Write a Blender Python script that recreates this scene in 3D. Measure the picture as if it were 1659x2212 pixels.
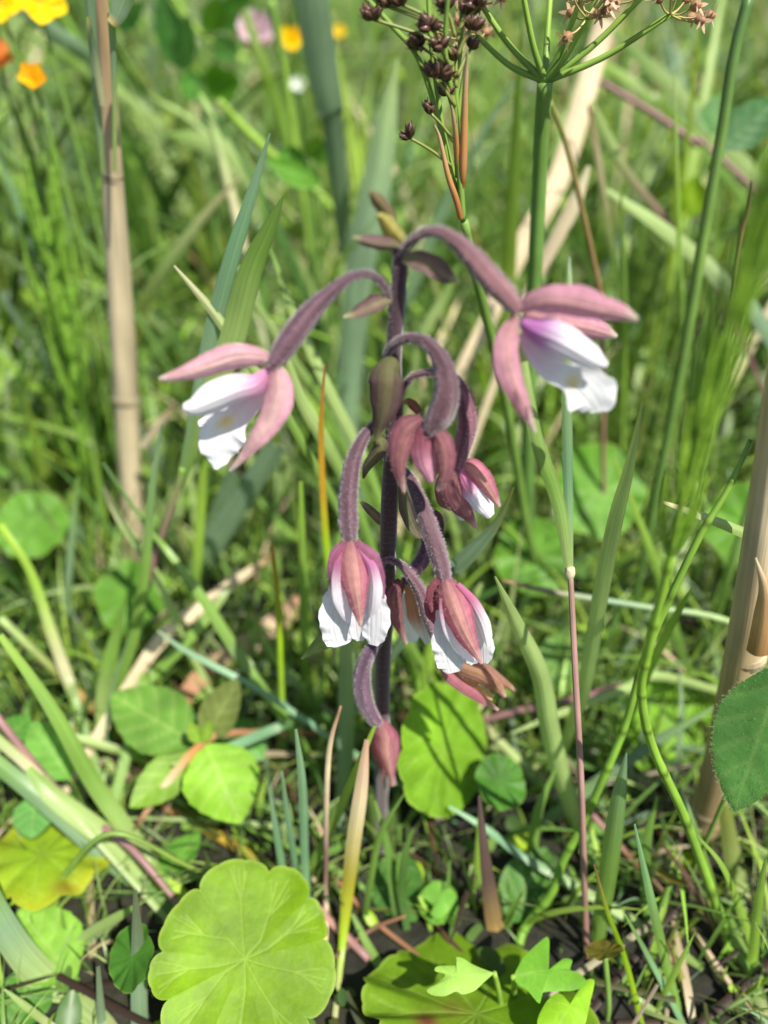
import bpy, math, random
import numpy as np
from mathutils import Vector, Matrix

# ------------------------------------------------------------------ camera, sky, sun
for o in list(bpy.data.objects):
    bpy.data.objects.remove(o)
scene = bpy.context.scene
SC = 0.01                                  # everything below is written in centimetres
PITCH = math.radians(36.0)                 # the phone looks down by this much
CAMX, CAMY, CAMZ = 0.0, -11.0, 18.6        # cm, orchid foot is the origin
FPX = 1671.0                               # focal length in units of a 1659 x 2212 picture
camd = bpy.data.cameras.new('phone_camera')
cam = bpy.data.objects.new('phone_camera', camd)
scene.collection.objects.link(cam)
cam.location = (CAMX*SC, CAMY*SC, CAMZ*SC)
cam.rotation_euler = (math.pi/2 - PITCH, 0, 0)
camd.sensor_fit = 'VERTICAL'
camd.lens = 5.1
camd.sensor_height = 5.1*2212/FPX
camd.sensor_width = 5.1*1659/FPX
camd.clip_start = 0.002
camd.clip_end = 500
camd.dof.use_dof = True
camd.dof.focus_distance = 13.9*SC
camd.dof.aperture_fstop = 1.38
scene.camera = cam

SUN_EL, SUN_AZ = math.radians(57), math.radians(140)   # azimuth from +Y towards +X
world = bpy.data.worlds.new('World')
scene.world = world
world.use_nodes = True
wn = world.node_tree
wn.nodes.clear()
sky = wn.nodes.new('ShaderNodeTexSky')
sky.sky_type = 'NISHITA'
sky.sun_disc = False
sky.sun_elevation = SUN_EL
sky.sun_rotation = SUN_AZ
bg = wn.nodes.new('ShaderNodeBackground')
bg.inputs['Strength'].default_value = 0.085
wo = wn.nodes.new('ShaderNodeOutputWorld')
wn.links.new(sky.outputs[0], bg.inputs[0])
wn.links.new(bg.outputs[0], wo.inputs[0])
sund = bpy.data.lights.new('sun', 'SUN')
sund.energy = 5.0
sund.angle = math.radians(0.53)
sund.color = (1.0, 0.94, 0.84)
sun = bpy.data.objects.new('sun', sund)
scene.collection.objects.link(sun)
sdir = Vector((math.sin(SUN_AZ)*math.cos(SUN_EL), math.cos(SUN_AZ)*math.cos(SUN_EL), math.sin(SUN_EL)))
sun.rotation_euler = (-sdir).to_track_quat('-Z', 'Y').to_euler()
sun.location = sdir*2
vs = scene.view_settings
vs.view_transform = 'Standard'
vs.look = 'None'
vs.exposure = 0.62
vs.gamma = 1.0
vs.use_curve_mapping = False
scene.render.engine = 'CYCLES'
scene.cycles.max_bounces = 6
scene.cycles.diffuse_bounces = 2
scene.cycles.glossy_bounces = 2
scene.cycles.transmission_bounces = 5
scene.cycles.transparent_max_bounces = 6

# ------------------------------------------------------------------ helpers
rng = np.random.default_rng(11)
random.seed(5)
CAM = np.array([CAMX, CAMY, CAMZ])
FW = np.array([0, math.cos(PITCH), -math.sin(PITCH)])
UP = np.array([0, math.sin(PITCH), math.cos(PITCH)])
RT = np.array([1.0, 0, 0])

def ray(px, py):
    return FW + RT*(px-829.5)/FPX - UP*(py-1106)/FPX

def PY(px, py, Y):                         # point seen at a pixel, on the upright plane y = Y
    r = ray(px, py)
    return CAM + r*((Y-CAMY)/r[1])

def PZ(px, py, Z):                         # point seen at a pixel, at height Z
    r = ray(px, py)
    return CAM + r*((Z-CAMZ)/r[2])

def depth_of(p):
    return float(np.dot(np.asarray(p)-CAM, FW))

def ppc(p):                                # picture units per cm at a point
    return FPX/max(depth_of(p), 1.0)

def lin(c):
    c = c/255.0
    return c/12.92 if c <= 0.04045 else ((c+0.055)/1.055)**2.4

def S(r, g, b):
    return np.array([lin(r), lin(g), lin(b)])

def lerpc(cols, t):
    if isinstance(cols, np.ndarray) and cols.ndim == 1:
        return cols
    n = len(cols)-1
    x = min(max(t, 0), 0.9999)*n
    i = int(x)
    f = x-i
    return cols[i]*(1-f)+cols[i+1]*f

def catmull(ctrl, n):
    c = np.asarray(ctrl, float)
    k = len(c)
    if k == 2:
        t = np.linspace(0, 1, n)[:, None]
        return c[0]*(1-t)+c[1]*t
    e = np.vstack([2*c[0]-c[1], c, 2*c[-1]-c[-2]])
    out = []
    for s in np.linspace(0, k-1, n):
        i = min(int(s), k-2)
        t = s-i
        p0, p1, p2, p3 = e[i], e[i+1], e[i+2], e[i+3]
        out.append(0.5*((2*p1)+(-p0+p2)*t+(2*p0-5*p1+4*p2-p3)*t*t+(-p0+3*p1-3*p2+p3)*t**3))
    return np.array(out)

def norm(v):
    v = np.asarray(v, float)
    return v/max(np.linalg.norm(v), 1e-9)

WL = {}                                    # world position (cm) of every object origin

class MB:
    def __init__(s):
        s.v, s.f, s.c, s.uv = [], [], [], []

    def add(s, verts, faces, cols, uvs):
        b = len(s.v)
        s.v.extend(verts)
        s.c.extend(cols)
        s.uv.extend(uvs)
        s.f.extend([tuple(i+b for i in f) for f in faces])

    def build(s, name, mat, parent=None, origin=None, smooth=True):
        if parent is not None:
            org = WL[parent.name]
            if origin is not None:
                org = np.asarray(origin, float)
        else:
            org = np.asarray(s.v[0] if origin is None else origin, float)
        me = bpy.data.meshes.new(name)
        va = (np.asarray(s.v, float)-org)*SC
        me.from_pydata(va.tolist(), [], s.f)
        ca = me.color_attributes.new('Col', 'FLOAT_COLOR', 'POINT')
        c4 = np.ones((len(s.v), 4))
        c4[:, :3] = np.clip(np.asarray(s.c, float), 0.0, 0.95)
        ca.data.foreach_set('color', c4.ravel())
        uvl = me.uv_layers.new(name='UVMap')
        li = np.zeros(len(me.loops), int)
        me.loops.foreach_get('vertex_index', li)
        uvl.data.foreach_set('uv', np.asarray(s.uv, float)[li].ravel())
        if smooth:
            me.polygons.foreach_set('use_smooth', np.ones(len(me.polygons), bool))
        me.materials.append(M[mat])
        me.update()
        return link(name, me, parent, org)

def link(name, data, parent, org):
    o = bpy.data.objects.new(name, data)
    scene.collection.objects.link(o)
    org = np.asarray(org, float)
    if parent is not None:
        o.parent = parent
        o.location = tuple((org-WL[parent.name])*SC)
    else:
        o.location = tuple(org*SC)
    WL[o.name] = org
    return o

def tag(o, label, cat=None, group=None, kind=None):
    if label:
        o['label'] = label
    if cat:
        o['category'] = cat
    if group:
        o['group'] = group
    if kind:
        o['kind'] = kind
    return o

def thing(name, label, cat, org, group=None):
    o = link(name, None, None, org)
    o.empty_display_size = 0.005
    return tag(o, label, cat, group)

def frames(P):
    T = np.gradient(P, axis=0)
    return T/np.maximum(np.linalg.norm(T, axis=1)[:, None], 1e-9)

def sheet(mb, ctrl, hw, n=22, m=5, roll=0.0, cup=0.0, fold=0.0, col=None, ref=None, wave=None, edge=None, jit=0.0):
    """A leaf or petal: spine points (cm), half widths (cm); cup bends the edges away from ref."""
    c = np.column_stack([np.asarray(ctrl, float), np.asarray(hw, float)])
    R = catmull(c, n)
    P, W = R[:, :3], np.maximum(R[:, 3], 0.002)
    T = frames(P)
    rl = np.interp(np.linspace(0, 1, n), np.linspace(0, 1, len(roll)), roll) if hasattr(roll, '__len__') else np.full(n, roll)
    vs_, fs, cs, us = [], [], [], []
    L = 0
    for i in range(n):
        if i:
            L += np.linalg.norm(P[i]-P[i-1])
        rf = (CAM-P[i]) if ref is None else np.asarray(ref, float)
        N = norm(rf-np.dot(rf, T[i])*T[i])
        B = np.cross(T[i], N)
        a = math.radians(rl[i])
        N, B = N*math.cos(a)+B*math.sin(a), B*math.cos(a)-N*math.sin(a)
        t = i/(n-1)
        for j in range(m):
            u = -1+2*j/(m-1)
            w = W[i]*(edge(u, t) if edge else 1.0)
            off = -cup*W[i]*u*u-fold*W[i]*abs(u)
            if wave:
                off += wave(u, t)*W[i]
            vs_.append(P[i]+B*u*w+N*off)
            cc = col(u, t)
            if jit:
                cc = cc*(1+random.uniform(-jit, jit))
            cs.append(cc)
            us.append((0.5+0.5*u, L))
    for i in range(n-1):
        for j in range(m-1):
            a = i*m+j
            fs.append((a, a+1, a+m+1, a+m))
    mb.add(vs_, fs, cs, us)

def tube(mb, ctrl, rad, n=24, k=10, col=None, ribs=0, ribd=0.0, cap=True, flat=1.0):
    c = np.column_stack([np.asarray(ctrl, float), np.asarray(rad, float)])
    R = catmull(c, n)
    P, W = R[:, :3], np.maximum(R[:, 3], 0.002)
    T = frames(P)
    N = norm(np.cross(T[0], [0.31, 0.9, 0.2]))
    vs_, fs, cs, us = [], [], [], []
    L = 0
    out = []
    for i in range(n):
        if i:
            L += np.linalg.norm(P[i]-P[i-1])
        N = norm(N-np.dot(N, T[i])*T[i])
        B = np.cross(T[i], N)
        t = i/(n-1)
        for j in range(k):
            a = 2*math.pi*j/k
            d = N*math.cos(a)+B*math.sin(a)*flat
            w = W[i]*(1+(ribd*math.cos(ribs*a) if ribs else 0))
            vs_.append(P[i]+d*w)
            out.append((P[i]+d*w, d, T[i]))
            cs.append(col(a, t))
            us.append((j/k, L))
    for i in range(n-1):
        for j in range(k):
            a, b = i*k+j, i*k+(j+1) % k
            fs.append((a, b, b+k, a+k))
    if cap:
        vs_.append(P[0]); cs.append(col(0, 0)); us.append((0, 0))
        vs_.append(P[-1]); cs.append(col(0, 1)); us.append((0, L))
        for j in range(k):
            fs.append((n*k, (j+1) % k, j))
            fs.append((n*k+1, (n-1)*k+j, (n-1)*k+(j+1) % k))
    mb.add(vs_, fs, cs, us)
    return out

def fuzz(mb, surf, count, length, width=0.0035, col=None, lo=0.0, hi=1.0, ridge=0):
    """Short hairs standing on a tube surface."""
    n = len(surf)
    for _ in range(count):
        i = int((lo+(hi-lo)*random.random())*(n-1))
        if ridge and random.random() < .6:
            i = (i//ridge)*ridge
        p, d, t = surf[i]
        j = min(n-1, i+1)
        p = p+(surf[j][0]-p)*random.random()*(1 if np.linalg.norm(surf[j][0]-p) < 0.2 else 0)+t*random.uniform(-0.03, 0.03)
        dd = norm(d+np.array([random.gauss(0, .35) for _ in range(3)])+t*0.2)
        s = norm(np.cross(dd, [random.gauss(0, 1) for _ in range(3)]))*width
        l = length*random.uniform(0.45, 1.1)
        q = p+dd*l*0.6
        mb.add([p-s-d*0.01, p+s-d*0.01, q+s*.7, q-s*.7, p+dd*l+t*l*0.2], [(0, 1, 2, 3), (3, 2, 4)], [col]*5, [(0, 0)]*5)

# ------------------------------------------------------------------ materials
M = {}
def nodes_of(name):
    m = bpy.data.materials.new(name)
    m.use_nodes = True
    nt = m.node_tree
    nt.nodes.clear()
    M[name] = m
    return nt, nt.nodes.new, nt.links.new

def plant_mat(name, rough=0.45, transl=0.35, spec=0.4, stripes=0.0, sfreq=14, blotch=0.25, bscale=120, bump=0.15, bumpscale=700, tgain=(1.45, 1.3, 0.65), sheen=0.0, net=0):
    nt, N, L = nodes_of(name)
    at = N('ShaderNodeAttribute'); at.attribute_name = 'Col'
    tc = N('ShaderNodeTexCoord')
    nz = N('ShaderNodeTexNoise'); nz.inputs['Scale'].default_value = bscale; nz.inputs['Detail'].default_value = 3
    L(tc.outputs['Object'], nz.inputs['Vector'])
    mr = N('ShaderNodeMapRange')
    mr.inputs['From Min'].default_value = 0.3; mr.inputs['From Max'].default_value = 0.7
    mr.inputs['To Min'].default_value = 1-blotch; mr.inputs['To Max'].default_value = 1+blotch
    L(nz.outputs[0], mr.inputs[0])
    mul = N('ShaderNodeVectorMath'); mul.operation = 'SCALE'
    L(at.outputs['Color'], mul.inputs[0]); L(mr.outputs[0], mul.inputs['Scale'])
    colout = mul.outputs[0]
    n2 = N('ShaderNodeTexNoise'); n2.inputs['Scale'].default_value = bumpscale
    L(tc.outputs['Object'], n2.inputs['Vector'])
    hsock = n2.outputs[0]
    if net:
        vo = N('ShaderNodeTexVoronoi'); vo.feature = 'DISTANCE_TO_EDGE'; vo.inputs['Scale'].default_value = net
        nw = N('ShaderNodeTexNoise'); nw.inputs['Scale'].default_value = net*.6
        L(tc.outputs['Object'], nw.inputs['Vector'])
        av = N('ShaderNodeVectorMath'); av.operation = 'MULTIPLY_ADD'; av.inputs[1].default_value = (.004, .004, .004)
        L(nw.outputs['Color'], av.inputs[0]); L(tc.outputs['Object'], av.inputs[2])
        L(av.outputs[0], vo.inputs['Vector'])
        mv = N('ShaderNodeMapRange'); mv.inputs['From Min'].default_value = 0.0; mv.inputs['From Max'].default_value = .07
        mv.inputs['To Min'].default_value = 1.07; mv.inputs['To Max'].default_value = .98
        L(vo.outputs['Distance'], mv.inputs[0])
        mu3 = N('ShaderNodeVectorMath'); mu3.operation = 'SCALE'
        L(colout, mu3.inputs[0]); L(mv.outputs[0], mu3.inputs['Scale'])
        colout = mu3.outputs[0]
    if stripes:
        uv = N('ShaderNodeUVMap'); uv.uv_map = 'UVMap'
        mp = N('ShaderNodeMapping'); mp.inputs['Scale'].default_value = (sfreq, 0.25, 1)
        L(uv.outputs[0], mp.inputs[0])
        n3 = N('ShaderNodeTexNoise'); n3.inputs['Scale'].default_value = 1.0; n3.inputs['Detail'].default_value = 2
        L(mp.outputs[0], n3.inputs['Vector'])
        m3 = N('ShaderNodeMapRange')
        m3.inputs['From Min'].default_value = 0.3; m3.inputs['From Max'].default_value = 0.7
        m3.inputs['To Min'].default_value = 1-stripes; m3.inputs['To Max'].default_value = 1+stripes
        L(n3.outputs[0], m3.inputs[0])
        mu2 = N('ShaderNodeVectorMath'); mu2.operation = 'SCALE'
        L(colout, mu2.inputs[0]); L(m3.outputs[0], mu2.inputs['Scale'])
        colout = mu2.outputs[0]
        hsock = n3.outputs[0]
    bp = N('ShaderNodeBump'); bp.inputs['Strength'].default_value = bump; bp.inputs['Distance'].default_value = 0.0004
    L(hsock, bp.inputs['Height'])
    pr = N('ShaderNodeBsdfPrincipled')
    pr.inputs['Roughness'].default_value = rough
    pr.inputs['Specular IOR Level'].default_value = spec
    if sheen:
        pr.inputs['Sheen Weight'].default_value = sheen
    L(colout, pr.inputs['Base Color']); L(bp.outputs[0], pr.inputs['Normal'])
    ou = N('ShaderNodeOutputMaterial')
    if transl > 0:
        tg = N('ShaderNodeVectorMath'); tg.operation = 'MULTIPLY'; tg.inputs[1].default_value = tgain
        L(colout, tg.inputs[0])
        tr = N('ShaderNodeBsdfTranslucent')
        L(tg.outputs[0], tr.inputs['Color'])
        mx = N('ShaderNodeMixShader'); mx.inputs[0].default_value = transl
        L(pr.outputs[0], mx.inputs[1]); L(tr.outputs[0], mx.inputs[2])
        L(mx.outputs[0], ou.inputs[0])
    else:
        L(pr.outputs[0], ou.inputs[0])

plant_mat('grass', rough=0.36, transl=0.34, spec=0.5, stripes=0.2, sfreq=16, blotch=0.14, bscale=60, bump=0.25)
plant_mat('meadow', rough=0.40, transl=0.30, spec=0.4, stripes=0.0, blotch=0.18, bscale=25, bump=0.0)
plant_mat('broadleaf', rough=0.5, transl=0.34, spec=0.25, blotch=0.2, bscale=160, bump=0.4, bumpscale=420, net=330, tgain=(1.35, 1.25, .6))
plant_mat('hairyleaf', rough=0.55, transl=0.30, spec=0.35, blotch=0.15, bscale=150, bump=0.5, bumpscale=500)
plant_mat('straw', rough=0.55, transl=0.10, spec=0.35, stripes=0.14, sfreq=22, blotch=0.16, bscale=55, bump=0.35, tgain=(1.2, 1.1, 0.9))
plant_mat('stalk', rough=0.45, transl=0.12, spec=0.4, stripes=0.10, sfreq=12, blotch=0.16, bscale=120, bump=0.25)
plant_mat('orchidskin', rough=0.65, transl=0.0, spec=0.25, stripes=0.22, sfreq=10, blotch=0.14, bscale=700, bump=0.5, bumpscale=1500, sheen=0.5)
plant_mat('petal', rough=0.6, transl=0.5, spec=0.2, stripes=0.16, sfreq=16, blotch=0.14, bscale=800, bump=0.35, bumpscale=900, tgain=(1.12, 0.95, 1.02), sheen=0.1)
plant_mat('whitepetal', rough=0.5, transl=0.34, spec=0.35, stripes=0.04, sfreq=10, blotch=0.04, bscale=300, bump=0.5, bumpscale=550, tgain=(1.0, 1.0, 1.0))
plant_mat('fuzzhair', rough=0.5, transl=0.4, spec=0.3, blotch=0.0, bump=0.0, tgain=(1, 1, 1))
plant_mat('capsule', rough=0.32, transl=0.0, spec=0.5, blotch=0.35, bscale=900, bump=0.3, stripes=0.2, sfreq=6)
plant_mat('flowerhead', rough=0.5, transl=0.35, spec=0.3, blotch=0.12, bscale=300, bump=0.2, tgain=(1.1, 1.0, 0.6))

nt, N, L = nodes_of('soil')
tc = N('ShaderNodeTexCoord')
nz = N('ShaderNodeTexNoise'); nz.inputs['Scale'].default_value = 90; nz.inputs['Detail'].default_value = 6
L(tc.outputs['Object'], nz.inputs['Vector'])
rp = N('ShaderNodeValToRGB')
rp.color_ramp.elements[0].position = 0.35; rp.color_ramp.elements[0].color = (0.006, 0.006, 0.003, 1)
rp.color_ramp.elements[1].position = 0.7; rp.color_ramp.elements[1].color = (0.022, 0.022, 0.010, 1)
L(nz.outputs[0], rp.inputs[0])
bp = N('ShaderNodeBump'); bp.inputs['Strength'].default_value = 1.0; bp.inputs['Distance'].default_value = 0.004
L(nz.outputs[0], bp.inputs['Height'])
pr = N('ShaderNodeBsdfPrincipled'); pr.inputs['Roughness'].default_value = 0.85
L(rp.outputs[0], pr.inputs['Base Color']); L(bp.outputs[0], pr.inputs['Normal'])
ou = N('ShaderNodeOutputMaterial'); L(pr.outputs[0], ou.inputs[0])

# ------------------------------------------------------------------ palette (linear)
GREEN = S(124, 160, 74); BRIGHT = S(152, 188, 76); GLAUC = S(132, 160, 126); PALE = S(162, 186, 116)
DARK = S(78, 112, 54); MID = S(110, 148, 72); TEAL = S(122, 164, 124); TAN = S(222, 204, 168); BROWN = S(150, 110, 80)
PURP = S(150, 114, 112); YEL = S(222, 172, 58); LIME = S(158, 196, 40); CREAM = S(206, 200, 160); DKBR = S(92, 70, 56)
OLIVE = S(120, 130, 60)

# ------------------------------------------------------------------ ground
mb = MB()
g = [-60000, -600, -60, 0, 60, 600, 60000]
gv = [np.array([x, y, 0.0]) for y in g for x in g]
k = len(g)
gf = [(j*k+i, j*k+i+1, (j+1)*k+i+1, (j+1)*k+i) for j in range(k-1) for i in range(k-1)]
mb.add(gv, gf, [S(60, 50, 40)]*len(gv), [(0, 0)]*len(gv))
o = mb.build('ground', 'soil', origin=(0, 0, 0), smooth=False)
tag(o, 'dark damp soil under the meadow plants', None, None, 'structure')

# ------------------------------------------------------------------ stuff: meadow grass, ground cover, litter
def mesh_np(name, V, F, C, mat, label, cat, uv=None):
    me = bpy.data.meshes.new(name)
    me.vertices.add(len(V)); me.vertices.foreach_set('co', (V*SC).ravel())
    nf, kk = F.shape
    me.loops.add(nf*kk); me.loops.foreach_set('vertex_index', F.ravel().astype(np.int32))
    me.polygons.add(nf)
    me.polygons.foreach_set('loop_start', np.arange(0, nf*kk, kk, dtype=np.int32))
    me.update(calc_edges=True)
    me.validate()
    ca = me.color_attributes.new('Col', 'FLOAT_COLOR', 'POINT')
    c4 = np.ones((len(V), 4)); c4[:, :3] = np.clip(C, 0, 0.95)
    ca.data.foreach_set('color', c4.ravel())
    me.polygons.foreach_set('use_smooth', np.ones(len(me.polygons), bool))
    me.materials.append(M[mat])
    o = bpy.data.objects.new(name, me)
    scene.collection.objects.link(o)
    WL[o.name] = np.zeros(3)
    return tag(o, label, cat, None, 'stuff')

def project(P):
    d = P-CAM
    z = d@FW
    zz = np.where(z > 0.5, z, 0.5)
    return 829.5+FPX*(d@RT)/zz, 1106-FPX*(d@UP)/zz, z

def blades(base, h, lean, az, width, cols, kr=8, droop=0.35):
    droop = np.minimum(droop, .55/np.maximum(lean, .01))[:, None, None]
    n = len(base)
    t = np.linspace(0, 1, kr)[None, :, None]
    ld = np.stack([np.cos(az), np.sin(az), np.zeros(n)], 1)[:, None, :]
    hh = h[:, None, None]
    P = base[:, None, :]+ld*hh*lean[:, None, None]*(0.35*t+0.65*t**2)
    P = P+np.array([0, 0, 1.0])*hh*(t-droop*lean[:, None, None]*t**2.5)
    wa = rng.uniform(0, 2*np.pi, n)
    B = np.stack([np.cos(wa), np.sin(wa), np.zeros(n)], 1)[:, None, :]
    nrm = np.cross(B, np.array([0, 0, 1.0]))
    prof = np.minimum(1, 0.55+1.6*t)*np.clip((1-t)*2.2, 0.02, 1)**0.8
    w = width[:, None, None]*prof
    V = np.stack([P-B*w+nrm*w*0.35, P, P+B*w+nrm*w*0.35], 2)      # n,kr,3,3
    C = np.repeat(np.repeat(cols[:, None, None, :], kr, 1), 3, 2)
    return V, C

def blade_faces(n, kr):
    f = []
    for i in range(kr-1):
        for j in range(2):
            a = i*3+j
            f.append([a, a+1, a+4, a+3])
    f = np.array(f)
    return (np.arange(n)[:, None, None]*kr*3+f[None]).reshape(-1, 4)

def pick(pal, wts, n):
    pal = np.array(pal)
    i = rng.choice(len(pal), n, p=np.array(wts)/sum(wts))
    c = pal[i]*rng.uniform(0.55, 1.12, (n, 1))
    return c*rng.uniform(0.92, 1.08, (n, 3))

VV, CC = [], []
zones = [  # y0, y1, count, hmin, hmax, wmin, wmax, lean min, lean max
    (-7, 1.8, 1100, .8, 3.4, .05, .16, .1, 1.2),
    (-8, 6, 5200, .4, 1.9, .03, .10, .1, 1.4),
    (-8, 6, 700, .5, 1.5, .08, .24, 2.0, 6.0),
    (1.8, 5, 950, 1.2, 5.0, .05, .18, .1, 1.0),
    (2, 14, 320, 1.2, 3.0, .12, .36, 1.5, 3.5),
    (4, 12, 1400, 3, 7.5, .06, .24, .05, 1.0),
    (12, 24, 1400, 5, 13, .08, .42, .05, 1.1),
    (13, 40, 420, 12, 22, .22, .6, .15, .8),
    (24, 45, 1400, 8, 21, .14, .75, .05, 1.3),
    (45, 90, 1650, 10, 26, .2, 1.0, .05, 1.3),
    (90, 180, 1750, 12, 32, .3, 1.2, .05, 1.0),
    (180, 420, 1700, 16, 40, .5, 1.4, .05, .8),
    (-60, -7, 1100, 3, 12, .08, .25, .05, .8)]
for (y0, y1, n, h0, h1, w0, w1, l0, l1) in zones:
    y = rng.uniform(y0, y1, n)
    hx = 0.78*(np.abs(y)+14)+8 if y0 > -8 else np.full(n, 50.0)
    x = rng.uniform(-1, 1, n)*hx
    h = rng.uniform(h0, h1, n)
    h = np.where(rng.random(n) < 0.4, h*0.55, h)
    base = np.stack([x, y, np.zeros(n)], 1)
    cols = pick([GREEN, BRIGHT, PALE, DARK, MID, GLAUC, TAN, OLIVE], [5, 5, 4.0, 2, 4, 1.8, 1.2, .8], n)
    V, C = blades(base, h, rng.uniform(l0, l1, n), rng.uniform(0, 2*np.pi, n), rng.uniform(w0, w1, n)*0.5, cols)
    P = V[:, :, 1, :].reshape(-1, 3)
    px, py, z = project(P)
    inside = (px > -160) & (px < 1820) & (py > -160) & (py < 2380) & (z > 0)
    near = ((P[:, 1] < 1.8) & (P[:, 2] > np.where((px > 1290) & (py > 1500), 3.2, 2.0))) | ((P[:, 1] < 6) & (P[:, 2] > 4.6))
    bad = (inside & near) | ((P[:, 1] < 6) & (np.linalg.norm(P[:, :2]-np.array([0, -11]), axis=1) < 9))
    # keep the low middle open so that the gaps by the orchid foot stay dark
    bad |= inside & (P[:, 1] < 10) & (P[:, 2] > 6.2)
    bad = bad.reshape(n, -1).any(1)
    VV.append(V[~bad]); CC.append(C[~bad])
VV = np.concatenate(VV); CC = np.concatenate(CC)
n = len(VV)
mesh_np('meadow_grass', VV.reshape(-1, 3), blade_faces(n, 8), CC.reshape(-1, 3), 'meadow',
        'blurred mass of green meadow grass behind the orchid', 'grass')

def leaf_fans(cent, nor, ax, ln, wd, cols):
    n = len(cent)
    a = np.linspace(0, 2*np.pi, 11)[:-1]
    B = np.cross(nor, ax)
    u, v = np.cos(a), np.sin(a)
    rim = cent[:, None, :]+ax[:, None, :]*(ln[:, None]*u)[:, :, None]+B[:, None, :]*(wd[:, None]*v*(1-0.25*u))[:, :, None]
    rim += nor[:, None, :]*(wd[:, None]*0.28*np.abs(v))[:, :, None]
    V = np.concatenate([cent[:, None, :], rim], 1)
    f = np.array([[0, 1+i, 1+(i+1) % 10] for i in range(10)])
    F = (np.arange(n)[:, None, None]*11+f[None]).reshape(-1, 3)
    return V.reshape(-1, 3), F, np.repeat(cols, 11, 0)

def unit(a):
    return a/np.linalg.norm(a, axis=1)[:, None]

cents = []
for (y0, y1, n, zl, zh) in [(-8, 3, 420, .06, .5), (3, 14, 240, .2, 2.2), (14, 35, 420, .3, 5), (35, 90, 1500, .5, 14), (-50, -8, 700, .2, 3), (90, 200, 1500, 1, 18)]:
    y = rng.uniform(y0, y1, n)
    hx = 0.6*(np.abs(y)+14)+8 if y0 >= -8 else np.full(n, 45.0)
    cents.append(np.stack([rng.uniform(-1, 1, n)*hx, y, zl+(zh-zl)*rng.random(n)**1.7], 1))
cents = np.concatenate(cents)
n = len(cents)
nor = unit(np.stack([rng.normal(0, .55, n), rng.normal(-.15, .55, n), np.ones(n)], 1))
ax = unit(np.cross(nor, rng.normal(0, 1, (n, 3))))
sz = rng.uniform(.25, .95, n)
cols = pick([GREEN, BRIGHT, MID, DARK, LIME], [4, 2, 4, 4, 1.5], n)
sz = np.where(cents[:, 1] < 4, sz*.45, sz)
V, F, C = leaf_fans(cents, nor, ax, sz, sz*rng.uniform(.45, .85, n), cols)
mesh_np('ground_cover', V, F, C, 'meadow', 'low leafy ground cover between the grass stems', 'ground cover')

n = 420
y = rng.uniform(-9, 30, n)
x = rng.uniform(-1, 1, n)*(0.6*(np.abs(y)+14)+8)
base = np.stack([x, y, rng.uniform(.05, .7, n)], 1)
az = rng.uniform(0, 2*np.pi, n)
ln = rng.uniform(2, 8, n)
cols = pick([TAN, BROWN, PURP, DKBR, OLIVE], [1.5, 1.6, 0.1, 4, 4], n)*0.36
t = np.linspace(0, 1, 5)[None, :, None]
ld = np.stack([np.cos(az), np.sin(az), rng.uniform(-.02, .12, n)], 1)[:, None, :]
P = base[:, None, :]+ld*ln[:, None, None]*t
B = np.stack([-np.sin(az), np.cos(az), np.zeros(n)], 1)[:, None, :]
w = rng.uniform(.02, .1, n)[:, None, None]*np.clip((1.05-t)*3, 0.1, 1)
V = np.stack([P-B*w-np.array([0, 0, .4])*w, P, P+B*w-np.array([0, 0, .4])*w], 2)
C = np.repeat(np.repeat(cols[:, None, None, :], 5, 1), 3, 2)
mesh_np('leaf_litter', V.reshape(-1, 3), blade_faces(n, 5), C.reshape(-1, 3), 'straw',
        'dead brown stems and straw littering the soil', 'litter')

# ------------------------------------------------------------------ traced grass blades
def rooted(P, hw, zmin=0.4):
    """carry the lower end of a blade on down to the soil"""
    P = [np.asarray(p, float) for p in P]
    hw = list(hw)
    for i, p in enumerate(P):
        if p[2] < 0.05:
            P[i] = np.array([p[0], p[1], 0.05])
    if P[0][2] > zmin:
        d = norm(P[0]-P[1])
        z = P[0][2]
        if d[2] > -0.25:
            d = norm(np.array([d[0], d[1], -0.45]))
        s = z/abs(d[2])
        q = P[0]+d*s*np.array([0.7, 0.7, 1.0])
        P = [np.array([q[0], q[1], -0.05]), P[0]*0.5+np.array([q[0], q[1], 0])*0.5]+P
        hw = [hw[0]*0.7, hw[0]*0.85]+hw
    return P, hw

def trace(pts, Y0, Y1, hwpx):
    """pts from the base up; Y runs from Y0 to Y1 along it; half widths in picture units"""
    k = len(pts)
    hwpx = np.interp(np.linspace(0, 1, k), np.linspace(0, 1, len(hwpx)), hwpx)
    P, W = [], []
    for i, (x, y) in enumerate(pts):
        p = PY(x, y, Y0+(Y1-Y0)*i/(k-1))
        if p[2] < 0.1:
            p = PZ(x, y, 0.12)
        P.append(p)
        W.append(hwpx[i]/ppc(p))
    return P, W

def blade_obj(name, pts, Y0, Y1, hw, cols, fold=0.3, roll=0, cup=0.0, mat='grass', parent=None, root=True, n=30, m=5, mid=0.12):
    P, W = trace(pts, Y0, Y1, hw)
    nb = len(P)
    if root:
        P, W = rooted(P, W)
    ext = (len(P)-nb)/max(1, len(P)-1)
    b = MB()
    ph = random.uniform(0, 6)
    def col(u, t):
        tt = max(0, (t-ext)/(1-ext))
        c = lerpc(cols, tt)
        return c*(1+mid*(1-abs(u)) - mid*0.5)*(1+0.05*math.sin(9*tt+ph))
    sheet(b, P, W, n=n, m=m, roll=roll, fold=fold, cup=cup, col=col)
    return b.build(name, mat, parent)

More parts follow.
